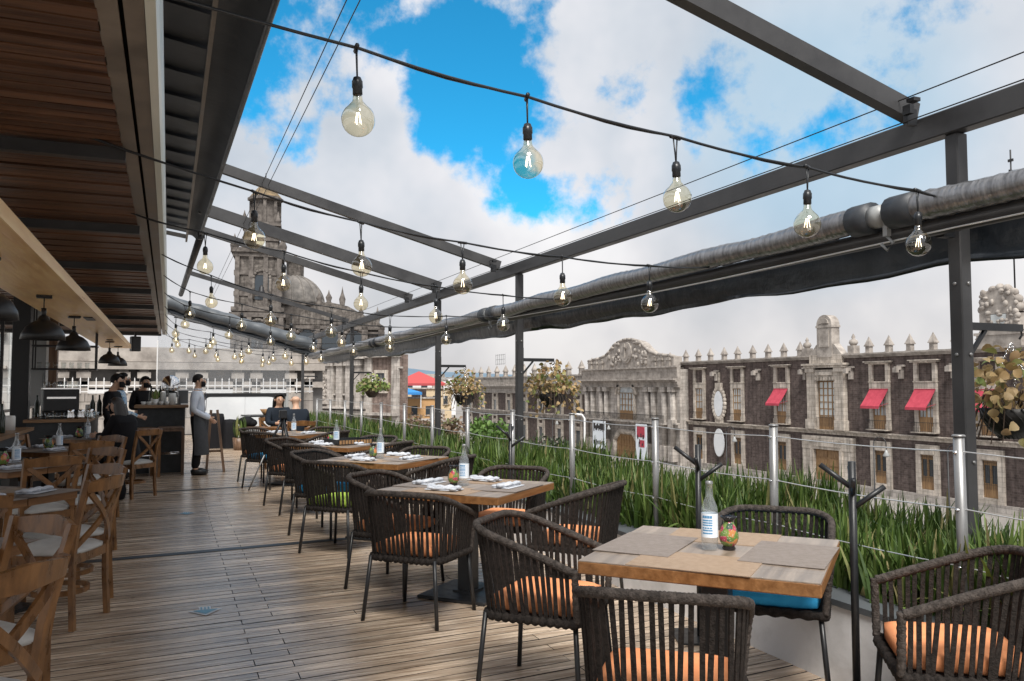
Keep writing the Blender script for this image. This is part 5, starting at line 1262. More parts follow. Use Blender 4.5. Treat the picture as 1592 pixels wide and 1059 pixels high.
make_person((-.72, 14.55, 0), face(.95, -.1), 'man in a blue printed shirt standing behind the man in the black jacket',
            stand(jaw=(0, .05, 1.50), skull=(0, .05, 1.565), crown=(0, .035, 1.62), wriR=(.12, .30, .98), elbR=(.22, .06, 1.06)), top='shirt_print', mask=True)
make_person((-.42, 16.3, 0), face(.6, -.8), 'staff member in dark clothes working behind the slate counter',
            stand(jaw=(0, .06, 1.475), skull=(0, .06, 1.53), crown=(0, .045, 1.585), wriR=(.10, .28, 1.1), wriL=(-.10, .28, 1.1)), top='black_cloth', mask=True)
def seat(**kw):
    J = dict(pelvis=(0, -.02, .60), waist=(0, -.01, .73), chest=(0, .02, .93), nbase=(0, .03, 1.065), neck=(0, .045, 1.12), jaw=(0, .075, 1.175), skull=(0, .065, 1.235), crown=(0, .05, 1.285),
             shoL=(-.165, .03, 1.02), shoR=(.165, .03, 1.02), elbL=(-.21, .12, .80), elbR=(.21, .12, .80), wriL=(-.10, .34, .80), wriR=(.10, .34, .80),
             hipL=(-.10, .03, .56), hipR=(.10, .03, .56), kneeL=(-.11, .43, .53), kneeR=(.11, .43, .53), ankL=(-.11, .42, .10), ankR=(.11, .42, .10), toeL=(-.12, .57, .04), toeR=(.12, .57, .04))
    J.update(kw); return J
def woman_coat(r, J, V):
    b = MB(); n = 16; vs = []; fs = []
    rows = [(.98, .20, .15, .02), (.8, .20, .17, .02), (.6, .24, .21, .03), (.4, .25, .23, .0), (.2, .2, .2, -.02), (.1, .18, .18, -.02)]
    for z, rx, ry, oy in rows[:4]:
        for k in range(n): a = 2 * math.pi * k / n; w = 1 + .05 * math.sin(k * 2.7 + z * 9); vs.append((rx * math.sin(a) * w, oy + ry * math.cos(a) * w, z))
    for i in range(3):
        for k in range(n): fs.append((i * n + k, i * n + (k + 1) % n, (i + 1) * n + (k + 1) % n, (i + 1) * n + k))
    b.add(vs, fs, True); b.build('coat', 'black_cloth', r)
make_person((-.53, 12.08, 0), face(-.78, .62), 'seated woman in black with long dark hair, seen from behind at the farthest bar-side table',
            seat(jaw=(-.03, .13, 1.14), skull=(-.02, .125, 1.20), crown=(-.02, .10, 1.255)), top='black_cloth', bottom='black_cloth', longhair=True, hair='hair_dark', head_dir=R(38), extra=woman_coat)
make_person((1.97, 14.04, 0), face(-.1, 1), 'bald man in a navy jacket seated with his back to the camera',
            seat(), top='navy_cloth', bottom='black_cloth', bald=True)
make_person((1.84, 15.40, 0), face(.1, -1), 'dark-haired woman seated facing the camera, half hidden behind the bald man', seat(jaw=(0, .09, 1.165), skull=(0, .08, 1.225), crown=(0, .06, 1.28)), top='navy_cloth', longhair=True)
def bag(b):
    n = 14
    b.lathe([(.001, 0), (.13, .01), (.15, .12), (.12, .26), (.07, .32), (.001, .33)], n=n); b.tube([(-.07, 0, .28), (-.05, 0, .42), (.05, 0, .42), (.07, 0, .28)], .01, 6)
simple('handbag', 'black_cloth', 'black handbag on the deck under the seated woman beside her chair', 'handbag', bag, (-.62, 11.75, .004))

# ------------------------------------------------------------------ the palace across the plaza
PX = 70.0
def fM(y, z=0, x=PX): return Matrix.Translation((x, y, z)) @ Matrix.Rotation(R(90), 4, 'Z')     # facade-local: x along +Y, y out towards the terrace
def cornice(b, x0, x1, z, steps):
    zz = z
    for h, d in steps: b.box(((x0 + x1) / 2, d / 2, zz + h / 2), (x1 - x0, d, h)); zz += h
def child(b, name, mats, parent): return b.build(name, mats, parent)
def win_upper(parent, y, w=1.75, awn=False, pale=False, z0=-3.1, ztop=1.2, hood=True, panel=True):
    M0 = fM(y); b = MB(); b.M = M0; fw = .46
    H = 3.85
    for s in (-1, 1):
        b.box((s * (w / 2 + fw / 2), .13, (z0 + H) / 2), (fw, .26, H - z0))
        b.box((s * (w / 2 + fw / 2), .16, z0 + .3), (fw + .12, .32, .6))
    b.box((0, .13, ztop + .36), (w, .26, .72)); b.box((0, .16, ztop + .74), (w + 2 * fw + .1, .32, .12))
    if hood: b.box((0, .25, H + .12), (w + 2 * fw + .5, .5, .16)); b.box((0, .33, H + .25), (w + 2 * fw + .8, .66, .1)); b.box((0, .14, H + .0), (w + 2 * fw, .28, .1))
    f = b.build('window', 'stone', parent)
    b = MB(); b.M = M0; b.box((0, .03, (z0 + ztop) / 2), (w, .03, ztop - z0)); b.build('pane', 'pane_pale' if pale else 'pane_blue', f)
    b = MB(); b.M = M0; h = ztop - z0; b.box((0, .08, z0 + h * .17), (w, .08, h * .34))
    for k in (-1, 0, 1): b.box((k * w * .485, .08, (z0 + ztop) / 2), (.09 if k else .10, .09, h))
    for k in (.34, .56, .78, .985): b.box((0, .07, z0 + h * k), (w, .06, .09))
    for k in (-.25, .25): b.box((k * w, .07, z0 + h * .66), (.05, .05, h * .64))
    b.build('shutter', 'door_wood', f)
    b = MB(); b.M = M0; bw = w + 1.0
    b.box((0, .42, z0 - .04), (bw, .84, .1)); b.cur = 1
    for k in range(13): b.box((-bw / 2 + .05 + k * (bw - .1) / 12, .78, z0 + .48), (.022, .022, .95))
    b.box((0, .78, z0 + .97), (bw, .04, .05)); b.box((0, .78, z0 + .1), (bw, .03, .03))
    for s in (-1, 1): b.box((s * (bw / 2 - .05), .4, z0 + .97), (.04, .76, .05))
    b.build('balcony', ['stone', 'iron'], f)
    if awn:
        b = MB(); b.M = M0; aw = w + .75; n = 8; vs = []; fs = []
        for i in range(n + 1):
            t = i / n
            for s in (-1, 1): vs.append((s * aw / 2, .28 + 1.35 * t, ztop - .05 - 1.75 * t - .08 * math.sin(math.pi * t)))
        for s in (-1, 1): vs.append((s * aw / 2, 1.64, ztop - 2.08))
        for i in range(n + 1): a = 2 * i; fs.append((a, a + 1, a + 3, a + 2))
        b.add(vs, fs); b.box((0, .28, ztop - .02), (aw, .08, .08)); b.cur = 0
        for s in (-1, 1): b.tube([(s * aw / 2 * .97, .28, ztop - 1.5), (s * aw / 2 * .97, 1.6, ztop - 1.82)], .025, 5)
        b.build('awning', 'awning_red', f)
    return f
def win_lower(parent, y, w=1.5, z0=-8.75, ztop=-5.35):
    M0 = fM(y); b = MB(); b.M = M0; fw = .6
    for s in (-1, 1): b.box((s * (w / 2 + fw / 2), .13, (-9.3 + -4.35) / 2), (fw, .26, 4.95))
    b.box((0, .13, (ztop - 4.35) / 2 + .0), (w, .26, -4.35 - ztop)); b.box((0, .15, -9.05), (w, .3, .55)); b.box((0, .17, ztop + .25), (w + .2, .34, .35))
    f = b.build('window', 'stone', parent)
    b = MB(); b.M = M0; b.box((0, .03, (z0 + ztop) / 2), (w, .03, ztop - z0)); b.build('pane', 'pane_dark', f)
    b = MB(); b.M = M0; h = ztop - z0
    b.box((0, .08, z0 + h * .19), (w, .08, h * .38)); b.box((0, .08, ztop - .22), (w, .08, .44))
    for k in (-1, 0, 1): b.box((k * w * .48, .08, (z0 + ztop) / 2), (.14 if k else .18, .09, h))
    b.build('shutter', 'door_wood', f)
    b = MB(); b.M = M0
    for k in range(8): b.box((-w / 2 + .08 + k * (w - .16) / 7, .2, (z0 + ztop) / 2 + .4), (.02, .02, h * .8))
    for k in (.35, .55, .75, .95): b.box((0, .2, z0 + h * k), (w, .02, .025))
    b.build('iron_grille', 'iron', f)
def finial(parent, y, z=5.05, x=PX, s=.88, m='stone_dark'):
    b = MB(); b.M = Matrix.Translation((x + .5, y, z)) @ Matrix.Rotation(R(90), 4, 'Z')
    b.box((0, 0, .45 * s), (.62 * s, .62 * s, .9 * s)); b.box((0, 0, .06 * s), (.8 * s, .8 * s, .14 * s)); b.box((0, 0, .93 * s), (.86 * s, .86 * s, .12 * s)); b.pyramid((0, 0, .99 * s), .8 * s, 1.15 * s); b.build('finial', m, parent)
def build_palace():
    r = empty('palace', (PX, 75, GZ), 0, 'long two-storey dark red stone palace with pale window frames and red awnings across the plaza', 'palace')
    r.location = (0, 0, 0)
    Y0, Y1 = 30.0, 103.3
    b = MB(); b.box((PX + 9, (Y0 + Y1) / 2, -2.6), (18, Y1 - Y0, 15.0)); b.build('wall', 'tezontle', r)
    b = MB(); b.M = fM(0)
    cornice(b, Y0 - .2, Y1, 4.62, ((.15, .16), (.15, .30), (.17, .44)))
    b.box(((Y0 + Y1) / 2, -.2, 5.0), (Y1 - Y0, .5, .2)); b.build('roof_cornice', 'stone_dark', r)
    b = MB(); b.M = fM(0); cornice(b, Y0, Y1, -4.0, ((.25, .14), (.15, .30), (.12, .50))); b.build('storey_cornice', 'stone', r)
    b = MB(); b.M = fM(0); b.box(((Y0 + Y1) / 2, .16, -9.65), (Y1 - Y0, .32, .75)); b.build('plinth', 'stone_grey', r)
    ups = [(98.3, 0, 0), (89.8, 0, 1), (81.2, 1, 0), (66.0, 1, 0), (60.2, 1, 0), (53.4, 1, 0), (47, 1, 0), (40.5, 0, 0), (34, 1, 0)]
    for y, a, p in ups: win_upper(r, y, awn=bool(a), pale=bool(p))
    for y in (98.3, 89.8, 81.2, 66.0, 60.2, 53.4, 47, 40.5, 34): win_lower(r, y)
    # quoins at the far corner
    b = MB(); b.M = fM(0)
    for k in range(26): b.box((Y1 - .45 - .12 * (k % 2), .06, -9.2 + k * .53), (1.1 - .25 * (k % 2), .12, .5))
    b.build('quoins', 'stone', r)
    # waterspouts between the windows
    for y in (94.2, 85.5, 77.0, 69.9, 63.1, 56.9, 50.2, 43.7):
        b = MB(); b.M = fM(y); b.box((0, .5, 3.35), (.34, 1.0, .34)); b.box((0, .95, 3.15), (.5, .35, .5)); b.box((0, .2, 2.7), (.4, .4, .9)); b.box((0, .18, 3.6), (.8, .36, .2)); b.build('waterspout', 'stone_dark', r)
    for y in (102.4, 99.3, 96.4, 93.3, 90.4, 87.3, 84.3, 81.4, 78.5, 67.9, 65.2, 62.5, 59.7, 57.1, 54.4, 46.5, 43.8, 41.0, 38.2, 35.4): finial(r, y)
    # niche bay with the main door
    M0 = fM(73.5); b = MB(); b.M = M0
    for s in (-1, 1):
        b.box((s * 2.25, .3, -.1), (1.2, .6, 6.8)); b.box((s * 2.25, .35, -2.9), (1.5, .8, 1.1)); b.box((s * 2.25, .38, 3.35), (1.4, .78, .5)); b.box((s * 1.58, .28, -.7), (.34, .56, 5.6))
    b.box((0, .29, 2.75), (3.3, .58, 1.25)); b.box((0, .42, 3.75), (6.2, .9, .3)); b.box((0, .5, 4.0), (6.5, 1.1, .22)); b.box((0, .36, 2.95), (2.6, .74, .4))
    for k in range(7): b.box((-1.35 + k * .45, .62, 2.35), (.22, .12, .35))
    b.box((0, .2, 4.6), (5.0, .5, 1.0)); b.build('portal_frame', 'stone', r)
    b = MB(); b.M = M0
    b.prism([(-2.7, 4.9), (-1.35, 6.3), (1.35, 6.3), (2.7, 4.9)], -.6, .4); b.box((0, -.1, 6.6), (2.3, 1.2, 3.6)); b.box((0, -.1, 8.35), (2.5, 1.35, .25))
    b.prism([(-1.2, 8.45)] + [(1.2 * math.cos(a), 8.45 + 1.25 * math.sin(a)) for a in [math.pi - k * math.pi / 10 for k in range(1, 10)]] + [(1.2, 8.45)], -.7, .5)
    b.box((0, .52, 7.0), (1.5, .15, 2.0)); b.prism([(.75 * math.cos(k * math.pi / 8), 8.7 + .6 * math.sin(k * math.pi / 8)) for k in range(9)], .45, .62)
    b.build('gable_tower', 'stone_dark', r)
    for s in (-1, 1):
        b = MB(); b.M = M0 @ Matrix.Translation((s * 3.6, -.3, 5.0)); b.box((0, 0, .5), (.9, .9, 1.0)); b.lathe([(.3, 1.0), (.5, 1.3), (.42, 1.6), (.15, 1.75), (.22, 1.95), (.05, 2.3), (.001, 2.35)], n=10); b.build('urn', 'stone_dark', r)
    b = MB(); b.M = M0; b.box((0, .05, -.75), (2.84, .04, 5.6)); wn = b.build('window', 'pane_pale', r)
    b = MB(); b.M = M0
    for k in range(5): b.box((-1.36 + k * .68, .1, -.75), (.13, .07, 5.6))
    for k in range(8): b.box((0, .1, -3.45 + k * .78), (2.8, .06, .1))
    b.box((0, .1, -2.75), (2.75, .05, 1.5)); b.build('shutter', 'door_wood', wn)
    b = MB(); b.M = M0; b.cur = 1
    for k in range(13): b.box((-1.2 + k * .2, .7, -2.6), (.025, .025, 1.0))
    b.box((0, .7, -2.1), (2.5, .05, .05)); b.build('balcony', ['stone', 'iron'], wn)
    b = MB(); b.M = M0
    for s in (-1, 1): b.box((s * 3.05, .23, -7.85), (1.7, .46, 4.2)); b.box((s * 2.25, .33, -7.85), (.4, .66, 4.15))
    b.box((0, .26, -5.0), (7.8, .52, 1.5)); b.box((0, .36, -5.0), (2.6, .5, .8)); b.box((0, .4, -5.35), (4.4, .4, .18)); b.box((0, .4, -4.7), (5.0, .5, .2)); b.build('door_surround', 'stone', r)
    b = MB(); b.M = M0; b.box((0, .1, -7.75), (4.1, .08, 4.1))
    for sx in (-1, 1):
        for zz in range(4): b.box((sx * 1.02, .17, -9.1 + zz * .95), (1.65, .07, .75))
    b.build('door', 'door_wood', r)
    # carved oval plaques on the wall
    for z, rz_, rx_, fr in ((-.9, 1.75, .95, 1), (-6.2, 1.9, 1.1, 0)):
        b = MB(); b.M = fM(93.7); ov = [(rx_ * math.cos(k * math.pi / 12), z + rz_ * math.sin(k * math.pi / 12)) for k in range(24)]
        b.prism(ov, .18, .34); pl = b.build('plaque', 'panel_white', r)
        if fr:
            b = MB(); b.M = fM(93.7)
            for k in range(24):
                a = k * math.pi / 12; b.ball((1.28 * math.cos(a), .2, z + 2.1 * math.sin(a)), (.36, .22, .38), 8, 6)
            b.box((0, .2, z + 2.5), (1.2, .4, .7)); b.box((0, .15, z - 2.3), (1.6, .3, .9)); b.box((0, .15, z + 3.6), (.25, .25, 1.4)); b.build('plaque_frame', 'stone', pl)
    # bell gable on the roof near the right edge
    b = MB(); b.M = fM(52.2); rnd = random.Random(4)
    b.box((0, -.4, 5.6), (4.4, 1.2, 1.2)); b.box((0, -.4, 6.3), (4.8, 1.4, .25)); b.box((0, -.4, 6.6), (3.6, 1.1, .4))
    for s in (-1, 1): b.box((s * 1.35, -.4, 7.4), (1.1, 1.0, 1.6))
    b.prism([(-1.9, 8.1), (-1.9, 9.0), (-1.3, 10.0), (-.8, 10.5), (.8, 10.5), (1.3, 10.0), (1.9, 9.0), (1.9, 8.1)], -.85, .05)
    for k in range(40): b.ball((rnd.uniform(-1.9, 1.9), .05, rnd.uniform(6.8, 10.3)), (rnd.uniform(.15, .34), .2, rnd.uniform(.15, .34)), 7, 5) if True else None
    for k in range(9): a = math.pi * k / 8; b.ball((1.85 * math.cos(a), -.3, 8.6 + 1.9 * math.sin(a)), .42, 8, 6)
    b.build('bell_gable', 'stone_dark', r)
    b = MB(); b.M = fM(52.2); b.box((0, .06, 7.35), (1.5, .05, 1.4)); b.build('gable_opening', 'pane_pale', r)
    b = MB(); b.M = fM(52.0); b.tube([(0, -2, 10), (0, -2, 23.5)], .07, 6); b.box((0, -2, 22.5), (.5, .12, .25)); b.box((0, -2, 21.5), (.12, .5, .2)); b.build('mast', 'iron', r)
build_palace()

def build_portal():
    r = empty('baroque_portal', (0, 0, 0), 0, 'pale carved stone gateway building with curved gable, arched window and wooden arched door', 'gateway building')
    yc = 115.9; X = 68.5; MM = fM(yc, 0, X); hw = 14.7
    b = MB(); b.M = MM; b.box((0, -6, -3.0), (hw * 2, 12, 14.0)); b.build('wall', 'stone_grey', r)
    b = MB(); b.M = MM
    for x in (-13.4, -11.2, -8.2, -6.4, 6.4, 8.2, 11.2, 13.4):
        b = MB(); b.M = MM; b.tube([(x, .3, -7.5), (x, .3, .8)], .42, 12); b.box((x, .3, 1.0), (1.3, 1.1, .7)); b.box((x, .3, -4.0), (1.2, 1.1, 1.2)); b.box((x, .3, -8.4), (1.2, 1.1, 2.2)); b.build('pilaster', 'stone_grey', r)
    b = MB(); b.M = MM; cornice(b, -hw - .3, hw + .3, 1.35, ((.4, .5), (.4, .6), (.25, .9), (.25, 1.3), (1.0, .55), (.6, .6), (.25, .9))); b.build('entablature', 'stone_dark', r)
    b = MB(); b.M = MM; cornice(b, -hw - .2, hw + .2, -4.6, ((.5, .4), (.25, .8))); b.build('storey_cornice', 'stone_grey', r)
    # curved gable
    out = [(-12.4, 5.2), (-12.4, 7.6), (-11, 7.9), (-8.5, 8.3), (-6.6, 9.0), (-5.2, 10.3), (-4.2, 11.6), (-3.0, 12.4), (-1.2, 13.0), (0, 13.15), (1.2, 13.0), (3.0, 12.4), (4.2, 11.6), (5.2, 10.3), (6.6, 9.0), (8.5, 8.3), (11, 7.9), (12.4, 7.6), (12.4, 5.2)]
    sc = lambda p: (p[0] * 1.08, 4.5 + (p[1] - 5.2) * .58)
    b = MB(); b.M = MM; b.prism([sc(p) for p in out], -1.4, .1)
    for p, q in zip(out[1:-1], out[2:-1]): b.sweep([(sc(p)[0], -.4, sc(p)[1]), (sc(q)[0], -.4, sc(q)[1])], .3, 1.5, up=(0, 1, 0)) if False else b.tube([(sc(p)[0], .0, sc(p)[1]), (sc(q)[0], .0, sc(q)[1])], .26, 6)
    rnd = random.Random(9)
    for k in range(90):
        x = rnd.uniform(-6, 6); zt = 5.0 + (6.2 * max(0, 1 - (abs(x) / 7.0) ** 1.6)) * .62 * rnd.random() * 1.6; 
        if abs(x) > 1.9: b.ball((x, .12, min(zt, 8.4)), (rnd.uniform(.2, .5), .3, rnd.uniform(.2, .5)), 7, 5)
    b.prism([(1.75 * math.cos(k * math.pi / 10), 6.9 + 1.75 * math.sin(k * math.pi / 10)) for k in range(20)], .1, .35)
    for x in (-12.2, -10.2, -8.3, 8.3, 10.2, 12.2): b.box((x, -.1, 5.1), (.9, .9, 1.4)); b.box((x, -.1, 5.5), (1.25, 1.2, .25)); b.lathe([(.3, 0), (.4, .2), (.12, .6), (.001, .75)], (x, -.1, 5.8), 8)
    b.build('gable', 'stone_dark', r)
    b = MB(); b.M = MM; b.box((0, .5, 7.2), (.22, .2, 2.4)); b.box((0, .5, 7.7), (1.1, .2, .22)); b.prism([(1.1 * math.cos(math.pi + k * math.pi / 8), 6.3 + .8 * math.sin(math.pi + k * math.pi / 8)) for k in range(9)], .35, .5); b.build('cross_emblem', 'stone_dark', r)
    # arched window
    def arch(w, z0, zs, n=10): return [(-w, z0), (-w, zs)] + [(-w * math.cos(k * math.pi / n), zs + w * math.sin(k * math.pi / n)) for k in range(1, n)] + [(w, zs), (w, z0)]
    b = MB(); b.M = MM; b.prism(arch(2.2, -3.8, .2), 0, .12); w = b.build('window', 'pane_blue', r)
    b = MB(); b.M = MM
    ar = arch(2.45, -3.9, .2)
    for p, q in zip(ar[:-1], ar[1:]): b.tube([(p[0], .2, p[1]), (q[0], .2, q[1])], .3, 6)
    b.prism([(-3.6, .2), (-2.2, 2.3), (2.2, 2.3), (3.6, .2), (3.0, .2), (1.9, 1.9), (-1.9, 1.9), (-3.0, .2)], 0, .5); b.build('frame', 'stone', w)
    b = MB(); b.M = MM
    for k in (-1.4, -.5, .5, 1.4): b.box((k, .16, -1.7), (.12, .1, 4.0))
    for k in range(5): b.box((0, .16, -3.4 + k * .95), (4.2, .1, .1))
    b.box((0, .15, -3.2), (4.2, .1, 1.4)); b.build('shutter', 'door_wood', w)
    b = MB(); b.M = MM; x = -12.5; b.box((0, .7, -4.05), (25, 1.4, .2))
    bo = b.build('balcony', 'stone_grey', r)
    b = MB(); b.M = MM
    while x <= 12.5: b.box((x, 1.3, -3.4), (.04, .04, 1.1)); x += .28
    b.box((0, 1.3, -2.85), (25, .06, .07)); b.build('iron_railing', 'iron', bo)
    b = MB(); b.M = MM; b.prism([(-3.2, -10), (-3.2, -7.4), (-1.9, -6.2), (1.9, -6.2), (3.2, -7.4), (3.2, -10)], .05, .2)
    for k in range(-3, 4): b.box((k * .85, .26, -8.3), (.1, .1, 3.6))
    for k in range(5): b.box((0, .26, -9.6 + k * .85), (5.6, .1, .1))
    b.build('door', 'door_wood', r)
    b = MB(); b.M = MM; P = [(-3.6, -10), (-3.6, -7.2), (-2.1, -5.8), (2.1, -5.8), (3.6, -7.2), (3.6, -10)]
    for p, q in zip(P[:-1], P[1:]): b.tube([(p[0], .2, p[1]), (q[0], .2, q[1])], .5, 6)
    b.build('door_surround', 'stone', r)
build_portal()
def banner(y, w, h, z, lab, red):
    r = empty('banner', (66.9, y, z), 0, lab, 'banner', 'exhibition banners on the gateway building'); MMl = Matrix.Rotation(R(90), 4, 'Z')
    b = MB(); b.M = MMl; b.box((0, 0, 0), (w, .06, h)); b.build('sheet', 'label_white', r)
    b = MB(); b.M = MMl; rnd = random.Random(int(y))
    if red:
        b.box((.1, .04, h * .28), (w * .7, .03, h * .3)); b.box((-.3, .04, -h * .05), (w * .4, .03, h * .2)); b.build('picture', 'awning_red', r)
        b = MB(); b.M = MMl
        for k in range(7): b.box((rnd.uniform(-.3, .3) * w, .065, rnd.uniform(-.3, .2) * h), (rnd.uniform(.15, .4), .02, rnd.uniform(.3, .9)))
    else:
        for k in range(11): b.box((-w * .4 + k * w * .08, .04, h * .28 + rnd.uniform(-.05, .05) * h), (w * .07, .03, h * rnd.uniform(.1, .3)))
        for k in range(9): b.box((-w * .4 + k * w * .1, .04, -h * .28), (w * .06, .03, h * rnd.uniform(.08, .2)))
    b.build('figures', 'iron', r)
banner(122.6, 4.4, 4.6, -6.6, 'white banner with black figures hung on the gateway building, left of its door', False)
banner(109.2, 3.2, 5.4, -7.0, 'white and red banner hung on the gateway building, right of its door', True)

def build_wing():
    r = empty('palace_wing', (0, 0, 0), 0, 'long farther palace wing with pale pilasters, dark panels and a balustraded roof with small pyramids', 'palace')
    Y0, Y1 = 132.2, 201
    b = MB(); b.box((PX + 8, (Y0 + Y1) / 2, -3.6), (16, Y1 - Y0, 13)); b.build('wall', 'tezontle', r)
    b = MB(); b.M = fM(0); cornice(b, Y0, Y1, .0, ((1.2, .35), (.3, .7), (.25, 1.0))); b.build('entablature', 'stone_grey', r)
    b = MB(); b.M = fM(0); cornice(b, Y0, Y1, 1.75, ((.25, .5),)); y = Y0 + .4
    while y < Y1: b.box((y, .25, 2.7), (.28, .3, 1.5)); y += .62
    b.box(((Y0 + Y1) / 2, .25, 3.55), (Y1 - Y0, .5, .3)); b.build('balustrade', 'stone_grey', r)
    b = MB(); b.M = fM(0); cornice(b, Y0, Y1, -4.7, ((.6, .3), (.25, .6))); b.build('storey_cornice', 'stone_grey', r)
    ys = [136, 144, 152.5, 161, 169.5, 178, 186.5, 195]
    for y in ys:
        for z0, z1 in ((-4, -.3), (-9.4, -5.4)):
            b = MB(); b.M = fM(y)
            for s in (-1, 1): b.box((s * 1.3, .12, (z0 + z1 + .8) / 2 - .3), (.8, .24, z1 - z0 + .9))
            b.box((0, .12, z1 - .9), (1.9, .24, .7)); b.box((0, .12, z1 + .25), (3.0, .26, .3)); f = b.build('window', 'stone', r)
            b = MB(); b.M = fM(y); b.box((0, .05, (z0 + z1 - 1.1) / 2), (1.8, .05, z1 - z0 - 1)); b.build('pane', 'pane_dark', f)
    for k in range(13): finial(r, Y0 + 3 + k * 5.3, 3.7, PX - .3, 1.25, 'stone_dark')
    b = MB(); b.M = fM(185); 
    for k in range(6): b.box((-3 + k * 1.2, -4, 8.0), (.08, .08, 2.6))
    for k in range(3): b.box((0, -4, 6.9 + k * 1.1), (6, .08, .08))
    b.build('roof_lattice', 'appliance_grey', r)
build_wing()

# ------------------------------------------------------------------ cathedral and sacristy chapel
def build_cathedral():
    # local frame faces the terrace; 1 unit = 1 m, x to the right, z = 0 on eye level
    c = Vector((20.5, 172, 1.45)); r = empty('cathedral', c, R(-8), 'weathered stone cathedral with tall bell tower, ribbed dome and stepped roof', 'cathedral')
    k = 172 * .99 / 1280 * 1.075
    def X(px): return (px - 432) * k
    def Z(py): return (601 - py) * k
    b = MB()
    w0, w1 = X(368), X(436); cx = (w0 + w1) / 2; W_ = w1 - w0
    b.box((cx, 5, (Z(500) - 12) / 2), (W_ * 1.06, W_, Z(500) + 12))
    b.box((cx, 5, (Z(500) + Z(408)) / 2), (W_ * .92, W_ * .92, Z(408) - Z(500)))
    u0, u1 = X(377), X(432); ucx = (u0 + u1) / 2; UW = u1 - u0
    b.box((ucx, 5, (Z(408) + Z(368)) / 2), (UW * .86, UW * .86, Z(368) - Z(408)))
    b.build('tower', 'stone_old', r)
    b = MB()
    for z, w in ((Z(500), 1.12), (Z(492), 1.06), (Z(414), 1.02), (Z(408), 1.1), (Z(440), .97), (Z(470), .97)): b.box((cx, 5, z), (W_ * w, W_ * w, .9))
    for z, w in ((Z(368), 1.0), (Z(390), .92)): b.box((ucx, 5, z), (UW * w, UW * w, .7))
    for s in (-1, -.35, .35, 1):
        b.box((cx + s * W_ * .42, 5 - W_ * .47, (Z(500) + Z(414)) / 2), (.9, .7, Z(414) - Z(500))); b.box((cx + s * W_ * .47, 5 - W_ * .52, (Z(560) + Z(500)) / 2), (.9, .7, Z(500) - Z(560)))
    for s in (-1, 1): b.lathe([(.7, 0), (.9, 1), (.3, 2.4), (.001, 3.4)], (cx + s * W_ * .48, 5 - W_ * .45, Z(408)), 8); b.lathe([(.5, 0), (.7, .8), (.2, 2.0), (.001, 2.8)], (ucx + s * UW * .42, 5 - UW * .4, Z(368)), 8)
    b.build('tower_cornice', 'stone_older', r)
    def arch(w, z0, zs, n=8, cx=0): return [(cx - w, z0), (cx - w, zs)] + [(cx - w * math.cos(i * math.pi / n), zs + w * math.sin(i * math.pi / n)) for i in range(1, n)] + [(cx + w, zs), (cx + w, z0)]
    yf = 5 - W_ * .46
    for px, z0, zs, w in ((407, Z(478), Z(448), 1.35), (403, Z(500) - 8, Z(500) - 2.5, 1.2)):
        yy = yf if px == 407 else 5 - W_ * .53
        b = MB(); b.prism(arch(w, z0, zs, cx=X(px)), yy - .15, yy + .3); f = b.build('belfry_opening', 'pane_dark', r)
        b = MB(); ar = arch(w + .3, z0, zs, cx=X(px))
        for p, q in zip(ar[:-1], ar[1:]): b.tube([(p[0], yy - .2, p[1]), (q[0], yy - .2, q[1])], .34, 6)
        b.build('frame', 'stone_old', f)
        b = MB(); b.lathe([(.8, 0), (.6, .5), (.45, 1.3), (.2, 1.7)], (X(px), yy - .3, z0 + 1.2), 10); b.build('bell', 'iron', f)
    b = MB(); b.prism(arch(.9, Z(406), Z(388), cx=ucx), 5 - UW * .45, 5 - UW * .4); b.build('belfry_opening', 'pane_pale', r)
    # octagonal lantern stage and bell-shaped cap
    lx = X(409)
    b = MB(); b.lathe([(UW * .40, Z(368)), (UW * .36, Z(366)), (UW * .34, Z(332)), (UW * .46, Z(330)), (UW * .46, Z(326)), (UW * .40, Z(325))], (lx, 5, 0), 8, smooth=False)
    for i in range(8): a = i * .785; b.box((lx + UW * .37 * math.cos(a), 5 + UW * .37 * math.sin(a), (Z(366) + Z(332)) / 2), (.6, .6, Z(332) - Z(366)))
    b.build('lantern_stage', 'stone_older', r)
    b = MB(); b.lathe([(UW * .42, Z(325)), (UW * .37, Z(321.5)), (UW * .27, Z(315)), (UW * .19, Z(310)), (UW * .12, Z(304.5)), (UW * .09, Z(301)), (UW * .04, Z(299))], (lx, 5, 0), 8, smooth=False); b.build('tower_cap', 'tower_cap', r)
    b = MB(); b.ball((lx, 5, Z(300)), .45, 8, 6); b.box((lx, 5, Z(297)), (.2, .2, 2.4)); b.box((lx, 5, Z(296.3)), (1.0, .2, .22)); b.build('cross', 'iron', r)
    # ribbed dome and lantern
    dx = X(449); dr = X(497) - dx
    b = MB(); prof = [(dr * math.cos(a), Z(476) + dr * 1.0 * math.sin(a)) for a in [i * math.pi / 2 / 12 for i in range(12)]]; b.lathe(prof + [(dr * .12, Z(476) + dr)], (dx, 16, 0), 32)
    for i in range(16):
        a = i * math.pi / 8; b.tube([(dx + p * 1.005 * math.cos(a), 16 + p * 1.005 * math.sin(a), z) for p, z in prof], .22, 5)
    b.build('dome', 'dome_tile', r)
    b = MB(); b.lathe([(dr * 1.03, Z(560)), (dr * 1.03, Z(479)), (dr * 1.08, Z(478)), (dr * 1.08, Z(475))], (dx, 16, 0), 16, smooth=False); b.build('drum', 'stone_older', r)
    b = MB(); b.lathe([(1.9, Z(430)), (1.9, Z(408)), (2.3, Z(407)), (2.2, Z(404)), (1.4, Z(401)), (.5, Z(399)), (.1, Z(395))], (X(452), 16, 0), 8, smooth=False); b.build('dome_lantern', 'stone_old', r)
